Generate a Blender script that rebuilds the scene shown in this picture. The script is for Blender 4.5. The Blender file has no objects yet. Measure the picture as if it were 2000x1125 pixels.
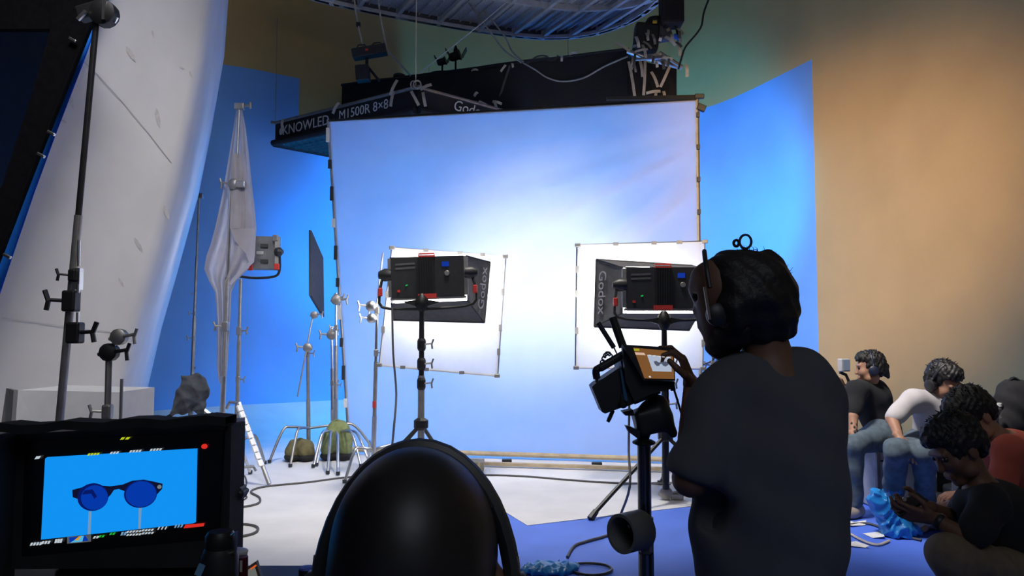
import bpy, bmesh, math, random
import numpy as np
from mathutils import Vector, Matrix
random.seed(7)
S = bpy.context.scene
COL = S.collection
# ------------------------------------------------------------------ camera, world, exposure
F_PX, H_CAM, PITCH = 1500.0, 1.35, math.atan(87.5/1500.0)
cam_d = bpy.data.cameras.new('camera'); cam = bpy.data.objects.new('camera', cam_d); COL.objects.link(cam)
cam.location = (0, 0, H_CAM); cam.rotation_euler = (math.pi/2 + PITCH, 0, 0)
cam_d.sensor_width = 36.0; cam_d.lens = 36.0*F_PX/2000.0; cam_d.clip_start = 0.05
S.camera = cam
w = bpy.data.worlds.new('studio_air'); S.world = w; w.use_nodes = True
w.node_tree.nodes['Background'].inputs[0].default_value = (0.75, 0.78, 0.9, 1)
w.node_tree.nodes['Background'].inputs[1].default_value = 0.045
S.view_settings.view_transform = 'Standard'; S.view_settings.look = 'None'
S.view_settings.gamma = 1.0; S.view_settings.use_curve_mapping = False
S.view_settings.exposure = 0.0

def lamp(name, kind, loc, target, energy, color, **kw):
    d = bpy.data.lights.new(name, kind); d.energy = energy; d.color = color
    for k, v in kw.items(): setattr(d, k, v)
    o = bpy.data.objects.new(name, d); COL.objects.link(o); o.location = loc
    o.rotation_euler = (Vector(target)-Vector(loc)).to_track_quat('-Z', 'Y').to_euler()
    return o
# warm tungsten work lamp behind the camera, thrown at the right wall
lamp('warm_work_lamp', 'SPOT', (1.0, -1.5, 4.5), (4.15, 11.0, 2.5), 6200, (1.0, 0.64, 0.30), spot_size=math.radians(29), spot_blend=1.0, shadow_soft_size=0.3)
# added unseen white fill, high front left, brightening the white board wall
lamp('added_board_fill', 'SPOT', (-1.0, 1.6, 5.6), (-3.3, 5.7, 1.2), 800, (1.0, 0.98, 0.96), spot_size=math.radians(60), spot_blend=0.8, shadow_soft_size=0.7)
# added unseen white fill above the set, lifting floor and lower silk
lamp('added_set_fill', 'SPOT', (0.1, 5.4, 6.4), (0.0, 7.3, 0.0), 1250, (1.0, 0.93, 0.84), spot_size=math.radians(56), spot_blend=0.5, shadow_soft_size=0.4)
# added blue spots without fixtures behind the silk, brightening back walls and board rim
lamp('added_blue_wash', 'SPOT', (1.3, 9.5, 2.6), (3.5, 12.4, 3.6), 600, (0.0, 0.40, 1.0), spot_size=math.radians(66), spot_blend=0.5, shadow_soft_size=0.3)
lamp('added_blue_wash', 'SPOT', (-0.9, 9.5, 2.4), (-2.2, 11.4, 2.5), 330, (0.0, 0.40, 1.0), spot_size=math.radians(60), spot_blend=0.8, shadow_soft_size=0.3)
lamp('added_blue_wash', 'SPOT', (0.3, 12.0, 2.2), (0.2, 13.4, 6.4), 300, (0.05, 0.45, 1.0), spot_size=math.radians(110), spot_blend=0.8, shadow_soft_size=0.3)
lamp('added_blue_wash', 'SPOT', (-2.25, 9.3, 2.6), (-3.25, 7.4, 2.4), 45, (0.0, 0.35, 1.0), spot_size=math.radians(80), spot_blend=0.8, shadow_soft_size=0.2)
# added unseen fill from high on the set side, brightening the seated crew
lamp('added_crew_fill', 'SPOT', (0.9, 4.3, 5.0), (3.2, 5.4, 0.75), 1300, (1.0, 0.93, 0.88), spot_size=math.radians(41), spot_blend=0.9, shadow_soft_size=0.4)
# added dim fill behind the camera, lifting the dark foreground
lamp('added_room_fill', 'AREA', (0.8, -2.5, 5.0), (0.8, 3.0, 0.8), 40, (0.85, 0.9, 1.0), size=2.5)

# ------------------------------------------------------------------ pixel -> world helpers
SP, CP = math.sin(PITCH), math.cos(PITCH)
def P(px, py, Y):
    u = (px-1000.0)/F_PX; v = (562.5-py)/F_PX
    dy = CP - v*SP; dz = SP + v*CP
    t = Y/dy
    return Vector((u*t, Y, H_CAM+dz*t))
def G(px, py, z=0.0):
    u = (px-1000.0)/F_PX; v = (562.5-py)/F_PX
    dy = CP - v*SP; dz = SP + v*CP
    t = (z-H_CAM)/dz
    return Vector((u*t, dy*t, z))

# ------------------------------------------------------------------ materials
MATS = {}
def mat(name, rgb, rough=0.6, metal=0.0, var=0.12, scale=14.0, bump=0.0, trans=0.0, alpha=None, spec=None, open_weave=0.0):
    if name in MATS: return MATS[name]
    m = bpy.data.materials.new(name); m.use_nodes = True; nt = m.node_tree
    b = nt.nodes['Principled BSDF']; out = nt.nodes['Material Output']
    b.inputs['Roughness'].default_value = rough; b.inputs['Metallic'].default_value = metal
    if spec is not None: b.inputs['Specular IOR Level'].default_value = spec
    tc = nt.nodes.new('ShaderNodeTexCoord'); nz = nt.nodes.new('ShaderNodeTexNoise')
    nz.inputs['Scale'].default_value = scale; nz.inputs['Detail'].default_value = 5
    nt.links.new(tc.outputs['Object'], nz.inputs['Vector'])
    rp = nt.nodes.new('ShaderNodeValToRGB')
    lo = [max(0, c*(1-var)) for c in rgb]; hi = [min(1, c*(1+var)) for c in rgb]
    rp.color_ramp.elements[0].position = 0.3; rp.color_ramp.elements[1].position = 0.7
    rp.color_ramp.elements[0].color = (*lo, 1); rp.color_ramp.elements[1].color = (*hi, 1)
    nt.links.new(nz.outputs['Fac'], rp.inputs['Fac']); nt.links.new(rp.outputs['Color'], b.inputs['Base Color'])
    if bump:
        bp = nt.nodes.new('ShaderNodeBump'); bp.inputs['Strength'].default_value = bump; bp.inputs['Distance'].default_value = 0.01
        nt.links.new(nz.outputs['Fac'], bp.inputs['Height']); nt.links.new(bp.outputs['Normal'], b.inputs['Normal'])
    if trans:
        tr = nt.nodes.new('ShaderNodeBsdfTranslucent'); nt.links.new(rp.outputs['Color'], tr.inputs['Color'])
        df = nt.nodes.new('ShaderNodeBsdfDiffuse'); nt.links.new(rp.outputs['Color'], df.inputs['Color'])
        mx = nt.nodes.new('ShaderNodeMixShader'); mx.inputs[0].default_value = trans
        nt.links.new(df.outputs[0], mx.inputs[1]); nt.links.new(tr.outputs[0], mx.inputs[2]); nt.links.new(mx.outputs[0], out.inputs[0])
        if open_weave:
            tp = nt.nodes.new('ShaderNodeBsdfTransparent'); m2 = nt.nodes.new('ShaderNodeMixShader'); m2.inputs[0].default_value = open_weave
            nt.links.new(mx.outputs[0], m2.inputs[1]); nt.links.new(tp.outputs[0], m2.inputs[2]); nt.links.new(m2.outputs[0], out.inputs[0])
    if alpha is not None:
        b.inputs['Transmission Weight'].default_value = alpha; b.inputs['IOR'].default_value = 1.33
    MATS[name] = m
    return m
def emat(name, rgb, strength):
    if name in MATS: return MATS[name]
    m = bpy.data.materials.new(name); m.use_nodes = True; nt = m.node_tree
    nt.nodes.remove(nt.nodes['Principled BSDF'])
    e = nt.nodes.new('ShaderNodeEmission'); e.inputs[0].default_value = (*rgb, 1); e.inputs[1].default_value = strength
    nt.links.new(e.outputs[0], nt.nodes['Material Output'].inputs[0]); MATS[name] = m
    return m

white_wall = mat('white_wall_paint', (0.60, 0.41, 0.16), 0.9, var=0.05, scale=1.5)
blue_wall = mat('pale_blue_wall_paint', (0.21, 0.46, 0.88), 0.85, var=0.05, scale=1.2)
blue_floor_m = mat('blue_floor_paint', (0.08, 0.18, 0.74), 0.6, var=0.10, scale=2.5, bump=0.1)
white_sheet = mat('white_floor_vinyl', (0.66, 0.66, 0.67), 0.65, var=0.07, scale=3.0, bump=0.05)
bounce_m = mat('scuffed_white_board', (0.66, 0.64, 0.63), 0.9, var=0.10, scale=1.3)
black_cloth = mat('black_cloth', (0.012, 0.012, 0.015), 0.9, var=0.25, scale=30)
flag_cloth = mat('matte_black_duvetyne', (0.004, 0.004, 0.005), 1.0, var=0.2, scale=30, spec=0.05)
black_metal = mat('black_metal', (0.014, 0.014, 0.016), 0.45, 0.3, var=0.2)
black_plastic = mat('black_plastic', (0.018, 0.019, 0.022), 0.45, var=0.2)
dark_navy = mat('navy_curtain', (0.010, 0.012, 0.017), 0.95, var=0.3, scale=3)
chrome = mat('chrome_steel', (0.62, 0.61, 0.60), 0.28, 1.0, var=0.08)
steel = mat('dull_steel', (0.33, 0.32, 0.31), 0.42, 0.8, var=0.15)
silk_m = mat('white_silk_cloth', (0.84, 0.84, 0.86), 0.9, var=0.02, scale=4, trans=0.72)
diff_m = mat('white_diffusion_cloth', (0.86, 0.86, 0.86), 0.9, var=0.02, trans=0.6, open_weave=0.2)
rag_m = mat('grey_white_rag', (0.60, 0.56, 0.57), 0.95, var=0.08, scale=8, trans=0.45)
grey_fabric = mat('grey_softbox_fabric', (0.085, 0.085, 0.092), 0.75, var=0.15, scale=25)
red_pl = mat('red_plastic', (0.55, 0.035, 0.025), 0.45)
tape_m = mat('beige_cloth_tape', (0.52, 0.47, 0.40), 0.85, var=0.15)
rope_m = mat('grey_rope', (0.30, 0.29, 0.28), 0.9, var=0.2)
green_bag = mat('olive_canvas', (0.17, 0.20, 0.085), 0.95, var=0.25, scale=18, bump=0.3)
brown_bag = mat('brown_canvas', (0.14, 0.12, 0.055), 0.95, var=0.25, scale=18, bump=0.3)
wood_m = mat('pale_wood', (0.46, 0.37, 0.25), 0.75, var=0.2, scale=9)
blue_bag_m = mat('blue_plastic_film', (0.015, 0.20, 0.55), 0.3, var=0.2, scale=9)
clear_bag_m = mat('cloudy_plastic_film', (0.42, 0.46, 0.48), 0.25, var=0.25, scale=12)
paper_m = mat('white_paper', (0.7, 0.7, 0.7), 0.85)
print_w = mat('white_print', (0.62, 0.62, 0.60), 0.8)
print_g = mat('grey_print', (0.30, 0.30, 0.34), 0.8)
cable_m = mat('grey_cable_rubber', (0.07, 0.07, 0.075), 0.7)

# ------------------------------------------------------------------ mesh builder
def V(*a): return Vector(a)
def frame_of(d):
    d = Vector(d).normalized(); a = Vector((0, 0, 1)) if abs(d.z) < 0.9 else Vector((1, 0, 0))
    x = a.cross(d).normalized(); y = d.cross(x)
    return x, y, d
class MB:
    def __init__(self): self.v = []; self.f = []; self.mi = []
    def add(self, vs, fs, mi=0):
        o = len(self.v); self.v += [Vector(p) for p in vs]
        self.f += [tuple(i+o for i in f) for f in fs]; self.mi += [mi]*len(fs)
        return self
    def box(self, c, s, R=None, bev=0.0):
        c = Vector(c); h = Vector(s)*0.5
        if bev <= 0:
            vs = [Vector((x*h.x, y*h.y, z*h.z)) for x in (-1, 1) for y in (-1, 1) for z in (-1, 1)]
            fs = [(0,1,3,2), (4,6,7,5), (0,4,5,1), (2,3,7,6), (0,2,6,4), (1,5,7,3)]
        else:
            bm = bmesh.new(); bmesh.ops.create_cube(bm, size=1)
            for v in bm.verts: v.co = Vector((v.co.x*s[0], v.co.y*s[1], v.co.z*s[2]))
            bmesh.ops.bevel(bm, geom=bm.edges[:], offset=bev, segments=2, affect='EDGES', profile=0.5)
            bm.verts.index_update()
            vs = [v.co.copy() for v in bm.verts]; fs = [tuple(v.index for v in f.verts) for f in bm.faces]; bm.free()
        if R is not None: vs = [R @ p for p in vs]
        return self.add([c+p for p in vs], fs)
    def tube(self, pts, r, n=8, cap=True):
        pts = [Vector(p) for p in pts]; m = len(pts)
        rs = r if isinstance(r, (list, tuple)) else [r]*m
        vs = []; prev = None
        for i, p in enumerate(pts):
            d = (pts[min(i+1, m-1)]-pts[max(i-1, 0)])
            if d.length < 1e-9: d = Vector((0, 0, 1))
            d.normalize()
            if prev is None: x, y, _ = frame_of(d)
            else:
                x = prev - d*prev.dot(d)
                if x.length < 1e-6: x, y, _ = frame_of(d)
                x.normalize(); y = d.cross(x)
            prev = x
            vs += [p+(x*math.cos(2*math.pi*k/n)+y*math.sin(2*math.pi*k/n))*rs[i] for k in range(n)]
        fs = [(i*n+k, i*n+(k+1) % n, (i+1)*n+(k+1) % n, (i+1)*n+k) for i in range(m-1) for k in range(n)]
        if cap: fs += [tuple(range(n-1, -1, -1)), tuple((m-1)*n+k for k in range(n))]
        return self.add(vs, fs)
    def cyl(self, a, b, r, r2=None, n=12): return self.tube([a, b], [r, r if r2 is None else r2], n)
    def lathe(self, base, axis, prof, n=20):
        x, y, d = frame_of(axis); base = Vector(base)
        vs = [base+d*h+(x*math.cos(2*math.pi*k/n)+y*math.sin(2*math.pi*k/n))*max(r, 1e-4) for r, h in prof for k in range(n)]
        m = len(prof)
        fs = [(i*n+k, i*n+(k+1) % n, (i+1)*n+(k+1) % n, (i+1)*n+k) for i in range(m-1) for k in range(n)]
        fs += [tuple(range(n-1, -1, -1)), tuple((m-1)*n+k for k in range(n))]
        return self.add(vs, fs)
    def prism(self, poly, off):
        a = [Vector(p) for p in poly]; off = Vector(off); n = len(a)
        return self.add(a+[p+off for p in a], [tuple(range(n)), tuple(range(2*n-1, n-1, -1))]+[(i, i+n, (i+1) % n+n, (i+1) % n) for i in range(n)])
    def sphere(self, c, r, n=12, m=8):
        r = Vector(r) if hasattr(r, '__len__') else Vector((r, r, r)); c = Vector(c)
        vs = [c+Vector((r.x*math.sin(math.pi*i/m)*math.cos(2*math.pi*k/n), r.y*math.sin(math.pi*i/m)*math.sin(2*math.pi*k/n), r.z*math.cos(math.pi*i/m))) for i in range(m+1) for k in range(n)]
        return self.add(vs, [(i*n+k, (i+1)*n+k, (i+1)*n+(k+1) % n, i*n+(k+1) % n) for i in range(m) for k in range(n)])
    def grid(self, rows, thick=None, mi=0):
        nr, nc = len(rows), len(rows[0])
        self.add([p for r in rows for p in r], [(i*nc+j, i*nc+j+1, (i+1)*nc+j+1, (i+1)*nc+j) for i in range(nr-1) for j in range(nc-1)], mi)
        return self
    def build(self, name, m, parent=None, smooth=False, mats=None):
        off = Vector((0, 0, 0)); p = parent
        while p is not None: off = off+Vector(p.location); p = p.parent
        me = bpy.data.meshes.new(name)
        me.from_pydata([tuple(v-off) for v in self.v], [], self.f)
        for mm in (mats or [m]): me.materials.append(mm)
        if mats: me.polygons.foreach_set('material_index', self.mi)
        if smooth: me.polygons.foreach_set('use_smooth', [True]*len(me.polygons))
        bm = bmesh.new(); bm.from_mesh(me)
        bmesh.ops.remove_doubles(bm, verts=bm.verts, dist=1e-6); bmesh.ops.recalc_face_normals(bm, faces=bm.faces); bm.to_mesh(me); bm.free()
        if smooth and smooth != 'all':
            try: me.set_sharp_from_angle(angle=math.radians(45))
            except Exception: pass
        me.update()
        o = bpy.data.objects.new(name, me); COL.objects.link(o)
        if parent is not None: o.parent = parent
        return o
def tag(o, label, cat, group=None):
    o['label'] = label; o['category'] = cat
    if group: o['group'] = group
    return o
def thing(name, label, cat, loc, group=None):
    o = bpy.data.objects.new(name, None); COL.objects.link(o); o.location = loc; o.empty_display_size = 0.1
    return tag(o, label, cat, group)
def struct(o): o['kind'] = 'structure'; return o
def text_part(txt, name, m, parent, origin, xdir, ydir, size, depth=0.002, shear=0.0, align='CENTER'):
    cu = bpy.data.curves.new('t', 'FONT'); cu.body = txt; cu.size = size; cu.extrude = depth; cu.shear = shear
    cu.align_x = align; cu.align_y = 'CENTER'; cu.resolution_u = 3
    to = bpy.data.objects.new('t', cu); COL.objects.link(to)
    dg = bpy.context.evaluated_depsgraph_get(); me = bpy.data.meshes.new_from_object(to.evaluated_get(dg))
    x = Vector(xdir).normalized(); y = Vector(ydir); y = (y-x*y.dot(x)).normalized(); z = x.cross(y)
    mb = MB(); mb.add([Vector(origin)+x*v.co.x+y*v.co.y+z*v.co.z for v in me.vertices], [tuple(p.vertices) for p in me.polygons])
    bpy.data.objects.remove(to); bpy.data.curves.remove(cu); bpy.data.meshes.remove(me)
    return mb.build(name, m, parent)
def catmull(pts, sub=6):
    pts = [Vector(p) for p in pts]; q = [pts[0]]+pts+[pts[-1]]; out = []
    for i in range(1, len(q)-2):
        p0, p1, p2, p3 = q[i-1], q[i], q[i+1], q[i+2]
        for k in range(sub):
            t = k/sub
            out.append(0.5*((2*p1)+(p2-p0)*t+(2*p0-5*p1+4*p2-p3)*t*t+(3*p1-p0-3*p2+p3)*t**3))
    out.append(pts[-1]); return out

# ------------------------------------------------------------------ smooth-union volumes -> one continuous surface
def cap(a, b, ra, rb=None, k=0.02): return ('c', Vector(a), Vector(b), ra, ra if rb is None else rb, k)
def ell(c, r, R=None, k=0.02): return ('e', Vector(c), r, R, k)
def rbox(c, h, R=None, rd=0.01, k=0.01): return ('b', Vector(c), h, R, rd, k)
def cut(prim): return ('-', prim)
def prim_eval(pr, X, Y, Z):
    t = pr[0]
    if t == 'c':
        a, b, ra, rb = pr[1:5]; d = b-a; L = max(d.length_squared, 1e-12)
        tt = np.clip(((X-a.x)*d.x+(Y-a.y)*d.y+(Z-a.z)*d.z)/L, 0, 1)
        return np.sqrt((X-a.x-tt*d.x)**2+(Y-a.y-tt*d.y)**2+(Z-a.z-tt*d.z)**2)-(ra+(rb-ra)*tt)
    c, r, R = pr[1], pr[2], pr[3]
    x, y, z = X-c.x, Y-c.y, Z-c.z
    if R is not None:
        Ri = R.transposed()
        x, y, z = (Ri[0][0]*x+Ri[0][1]*y+Ri[0][2]*z, Ri[1][0]*x+Ri[1][1]*y+Ri[1][2]*z, Ri[2][0]*x+Ri[2][1]*y+Ri[2][2]*z)
    if t == 'e':
        k0 = np.sqrt((x/r[0])**2+(y/r[1])**2+(z/r[2])**2); k1 = np.sqrt((x/r[0]**2)**2+(y/r[1]**2)**2+(z/r[2]**2)**2)+1e-9
        return k0*(k0-1)/k1
    rd = pr[4]
    qx, qy, qz = np.abs(x)-r[0]+rd, np.abs(y)-r[1]+rd, np.abs(z)-r[2]+rd
    return np.sqrt(np.maximum(qx, 0)**2+np.maximum(qy, 0)**2+np.maximum(qz, 0)**2)+np.minimum(np.maximum(qx, np.maximum(qy, qz)), 0)-rd
def prim_bounds(pr):
    if pr[0] == 'c':
        r = max(pr[3], pr[4]); a, b = pr[1], pr[2]
        return [min(a[i], b[i])-r for i in range(3)], [max(a[i], b[i])+r for i in range(3)]
    h = pr[2] if pr[3] is None else [sum(abs(pr[3][i][j])*pr[2][j] for j in range(3)) for i in range(3)]
    return [pr[1][i]-h[i] for i in range(3)], [pr[1][i]+h[i] for i in range(3)]
def sdf_mesh(prims, res, disp=None):
    add = [p for p in prims if p[0] != '-']
    bl, bh = zip(*[prim_bounds(p) for p in add])
    pad = 3*res+0.03
    lo = np.min(bl, axis=0)-pad; hi = np.max(bh, axis=0)+pad
    n = np.maximum(((hi-lo)/res).astype(int)+1, 4)
    if n.prod() > 2500000:
        res *= (n.prod()/2500000.0)**(1/3); n = np.maximum(((hi-lo)/res).astype(int)+1, 4)
    ax = [lo[i]+np.arange(n[i])*res for i in range(3)]
    Fv = np.full(tuple(n), 0.5)
    for pr in prims:
        q = pr[1] if pr[0] == '-' else pr
        k = q[-1]; a, b = prim_bounds(q); pd = max(k, 0.0)+4*res+0.02
        s = [slice(max(int((a[i]-pd-lo[i])/res), 0), min(int((b[i]+pd-lo[i])/res)+2, n[i])) for i in range(3)]
        if any(t.stop <= t.start for t in s): continue
        X, Y, Z = np.meshgrid(ax[0][s[0]], ax[1][s[1]], ax[2][s[2]], indexing='ij', sparse=True)
        D = prim_eval(q, X, Y, Z); cur = Fv[s[0], s[1], s[2]]; kk = max(k, 1e-5)
        if pr[0] == '-':
            D = -D; h = np.maximum(kk-np.abs(cur-D), 0)/kk; Fv[s[0], s[1], s[2]] = np.maximum(cur, D)+h*h*kk*0.25
        else:
            h = np.maximum(kk-np.abs(cur-D), 0)/kk; Fv[s[0], s[1], s[2]] = np.minimum(cur, D)-h*h*kk*0.25
    if disp is not None:
        X, Y, Z = np.meshgrid(*ax, indexing='ij', sparse=True); Fv = Fv+disp(X, Y, Z)*(np.abs(Fv) < 0.08)
    for i in range(3):
        sl = [slice(None)]*3
        for e in (0, -1): sl[i] = e; Fv[tuple(sl)] = np.maximum(Fv[tuple(sl)], 0.05)
    cs = tuple(n-1); acc = np.zeros(cs+(3,)); cnt = np.zeros(cs)
    corner = lambda i, j, k: Fv[i:i+cs[0], j:j+cs[1], k:k+cs[2]]
    for axis in range(3):
        o1, o2 = [a for a in range(3) if a != axis]
        for u in (0, 1):
            for vv in (0, 1):
                ia = [0, 0, 0]; ia[o1] = u; ia[o2] = vv; ib = list(ia); ib[axis] = 1
                A, B = corner(*ia), corner(*ib); m = (A < 0) != (B < 0)
                t = np.where(m, A/np.where(m, A-B, 1), 0)
                cnt += m
                acc[..., axis] += t*m; acc[..., o1] += u*m; acc[..., o2] += vv*m
    act = cnt > 0; idx = -np.ones(cs, int); ids = np.argwhere(act); idx[act] = np.arange(len(ids))
    vs = (ids+acc[act]/cnt[act][:, None])*res+lo
    faces = []
    sg = Fv < 0
    for axis in range(3):
        o1, o2 = [(1, 2), (2, 0), (0, 1)][axis]
        sa = [slice(0, c) for c in n]; sb = [slice(0, c) for c in n]
        sa[axis] = slice(0, n[axis]-1); sb[axis] = slice(1, n[axis])
        e = np.argwhere(sg[tuple(sa)] != sg[tuple(sb)])
        if not len(e): continue
        e = e[(e[:, o1] > 0) & (e[:, o2] > 0) & (e[:, o1] < cs[o1]) & (e[:, o2] < cs[o2])]
        def at(d1, d2):
            q = e.copy(); q[:, o1] += d1; q[:, o2] += d2
            return idx[q[:, 0], q[:, 1], q[:, 2]]
        qd = np.stack([at(-1, -1), at(0, -1), at(0, 0), at(-1, 0)], 1)
        fl = ~sg[e[:, 0], e[:, 1], e[:, 2]]
        qd[fl] = qd[fl][:, ::-1]
        faces.append(qd)
    fs = np.concatenate(faces); fs = fs[(fs >= 0).all(1)]
    return vs, fs
def vol(name, groups, m, parent=None, flat=False):
    """groups: list of (prims, res, disp) meshed separately and joined in one mesh object"""
    off = Vector((0, 0, 0)); p = parent
    while p is not None: off = off+Vector(p.location); p = p.parent
    allv, allf, o = [], [], 0
    for g in groups:
        vs, fs = sdf_mesh(g[0], g[1], g[2] if len(g) > 2 else None)
        allv.append(vs-np.array(off)); allf.append(fs+o); o += len(vs)
    vs = np.concatenate(allv); fs = np.concatenate(allf)
    me = bpy.data.meshes.new(name); me.from_pydata(vs.tolist(), [], fs.tolist()); me.materials.append(m)
    me.polygons.foreach_set('use_smooth', [not flat]*len(me.polygons)); me.update()
    ob = bpy.data.objects.new(name, me); COL.objects.link(ob)
    if parent is not None: ob.parent = parent
    return ob
def hairy(amp, f=150.0, ph=0.0):
    return lambda X, Y, Z: amp*(np.sin(f*X+2*np.sin(.4*f*Z)+ph)*np.sin(.93*f*Y+2*np.sin(.37*f*X))+.8*np.sin(.8*f*Z+2.2*np.sin(.45*f*Y)+ph)*np.sin(1.1*f*X+ph))
def crumple(amp, f=30.0, ph=0.0):
    def g(X, Y, Z):
        a = np.abs(np.sin(f*(X+.6*Z)+1.7*np.sin(.7*f*Y+ph))); b = np.abs(np.sin(1.3*f*(Z-.5*X)+1.9*np.sin(.8*f*X+ph))); c = np.abs(np.sin(2.1*f*(.7*Y+X*.4-Z*.3)+1.3*np.sin(f*Z)))
        return amp*(a+.8*b+.5*c-1.2)
    return g
def wrinkle(amp, f=22.0, ph=0.0):
    return lambda X, Y, Z: amp*(np.sin(f*Z+0.5*f*X+2.3*np.sin(9*X+4*Z+ph)+ph)*np.sin(0.7*f*X+0.6*f*Y+1.5*np.sin(7*Z+ph))+0.6*np.sin(0.45*f*(X+Z)+3*np.sin(5*Y+6*Z+ph)))

# ================================================================== THE SETTING
ctrl = [(-5.9, 10.2, .9), (-4.08, 10.9, 1.2), (-3.23, 11.47, 1.2), (-1, 13.0, 1.2), (1.5, 13.6, 1.2), (3.24, 13.1, 1.1), (4.24, 10.65, .9), (4.85, 8.5, .6), (5.25, 5, .3), (5.3, -3, .3)]
plan = catmull(ctrl, 6)
blue_top = lambda i: 5.21 if i < 12 else (4.4 if i < 30 else (5.21 if i < 36 else 0))
def wall_strip(name, i0, i1):
    mb = MB(); zs_top = 8.0
    prof = []
    for i in range(i0, i1+1):
        p = plan[i]; a = plan[max(i-1, 0)]; b = plan[min(i+1, len(plan)-1)]
        t = Vector((b.x-a.x, b.y-a.y, 0)).normalized(); nrm = Vector((t.y, -t.x, 0))
        R = p.z; base = Vector((p.x, p.y, 0))
        prof.append((base, nrm, R))
    for j in range(len(prof)-1):
        bt = blue_top(i0+j)
        def column(pr):
            base, nrm, R = pr; zs = [zs_top, 6.5, 5.21, 4.4, 3.2, 2.2, max(R, 1.3)]
            pts = [base+Vector((0, 0, z)) for z in zs]
            for k in range(0, 9):
                a = math.pi/2*k/8; pts.append(base+nrm*(R*(1-math.cos(a)))+Vector((0, 0, R*(1-math.sin(a)))))
            return pts
        A, B = column(prof[j]), column(prof[j+1])
        for r in range(len(A)-1):
            zt = A[r].z; blue = bt > 0 and zt <= bt+0.01 and not (r >= 11)
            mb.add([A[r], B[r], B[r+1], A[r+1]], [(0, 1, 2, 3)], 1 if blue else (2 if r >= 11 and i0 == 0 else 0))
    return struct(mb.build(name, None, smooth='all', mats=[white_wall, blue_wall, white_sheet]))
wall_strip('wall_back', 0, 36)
wall_strip('wall_right', 36, len(plan)-1)
struct(MB().box((-6.0, 3.6, 4.0), (0.12, 13.4, 8.0)).build('wall_left', dark_navy))
struct(MB().box((-0.3, 5.0, -0.05), (13.0, 18.5, 0.1)).build('floor', blue_floor_m))
edge = [G(760, 1125), G(958, 983), G(1030, 1027), G(1362, 988), G(1640, 925)]
poly = [Vector((-5.85, 1.5, 0)), Vector((edge[0].x-0.5, 1.5, 0)), edge[0]]+edge[1:]+[Vector((3.1, 10.2, 0)), Vector((2.6, 11.7, 0)), Vector((1.2, 12.4, 0)), Vector((-0.8, 11.9, 0)), Vector((-2.6, 10.5, 0)), Vector((-3.6, 9.8, 0)), Vector((-5.85, 9.2, 0))]
o = MB().prism([p+Vector((0, 0, 0.0005)) for p in poly], (0, 0, 0.003)).build('floor_covering', white_sheet); struct(o)
o['label'] = 'white vinyl sheet covering the blue studio floor'

# ------------------------------------------------------------------ scuffed white bounce wall, leaning, far left
rows_px = [(-120, 225, 450), (0, 190, 446), (110, 150, 438), (260, 92, 412), (380, 48, 388), (520, 0, 350), (640, -40, 316), (760, -80, 288), (830, -105, 273), (930, -140, 250), (1010, -170, 232)]
bw = thing('bounce_wall', 'huge scuffed white board wall leaning at far left with painted blue rim light', 'wall panel', (-3.6, 5.8, 0))
def bounce_rows(dx=0.0):
    rows = []
    for (py, xl, xr) in rows_px:
        r = []
        for j in range(25):
            s = j/24.0; px = xl+(xr-xl)*s
            Y = 5.0+1.15*s + (2.4*((s-0.84)/0.16)**2 if s > 0.84 else 0)
            pxx = px
            p = P(pxx, py, Y)
            if p.z < 0.012: p.z = 0.012
            r.append(p+Vector((-dx*0.9, dx*0.5, 0)))
        rows.append(r)
    return rows
fr, bk = bounce_rows(), bounce_rows(0.07)
mb = MB(); mb.grid(fr); mb.grid(bk)
for a, b in ((fr[0], bk[0]), (fr[-1], bk[-1]), ([r[0] for r in fr], [r[0] for r in bk]), ([r[-1] for r in fr], [r[-1] for r in bk])): mb.grid([a, b])
mb.build('board', bounce_m, bw, smooth=True)
# narrow strip down the left border, blue rim light painted into its colour
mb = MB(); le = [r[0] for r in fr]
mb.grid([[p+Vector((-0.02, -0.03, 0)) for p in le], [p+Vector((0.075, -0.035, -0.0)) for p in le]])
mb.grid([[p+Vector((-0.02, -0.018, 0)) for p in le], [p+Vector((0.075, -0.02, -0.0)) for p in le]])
mb.build('rim_light_strip', mat('painted_blue_rim_light', (0.02, 0.22, 0.95), 0.4, var=0.05), bw)
seam_m = mat('seam_grey', (0.5, 0.48, 0.48), 0.9)
def on_bounce(px, py):
    for (a, b) in zip(rows_px[:-1], rows_px[1:]):
        if a[0] <= py <= b[0]:
            t = (py-a[0])/(b[0]-a[0]); xl = a[1]+(b[1]-a[1])*t; xr = a[2]+(b[2]-a[2])*t
            s = (px-xl)/(xr-xl); return P(px, py, 5.0+1.15*s-0.006)
for pts in ([(155, 112), (190, 145), (240, 200), (290, 260), (335, 318)], [(5, 621), (70, 629), (150, 641), (215, 648)]):
    MB().tube([on_bounce(*q) for q in pts], 0.0025, 5).build('seam', seam_m, bw)
scuff = mat('brown_scuff', (0.56, 0.53, 0.51), 0.95, var=0.12, scale=40)
for (x, y, L, a, wd) in [(270, 478, 34, -60, 9), (236, 552, 22, -62, 6), (325, 415, 30, -70, 10), (255, 105, 36, -60, 11), (355, 132, 12, -25, 4), (372, 145, 16, -70, 5), (135, 190, 50, -70, 12), (122, 235, 18, -35, 6), (298, 66, 16, -78, 5), (308, 230, 40, -80, 9)]:
    c, s = math.cos(math.radians(a)), math.sin(math.radians(a))
    q = [on_bounce(x+c*L*.5*u+s*wd*.5*v, y-s*L*.5*u+c*wd*.5*v) for u, v in ((-1, 0), (-.5, .8), (.4, .7), (1, 0), (.3, -.8), (-.6, -.6))]
    if all(q): MB().prism([p+Vector((0, .004, 0)) for p in q], (0, 0.003, 0)).build('scuff_mark', scuff, bw)

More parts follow.
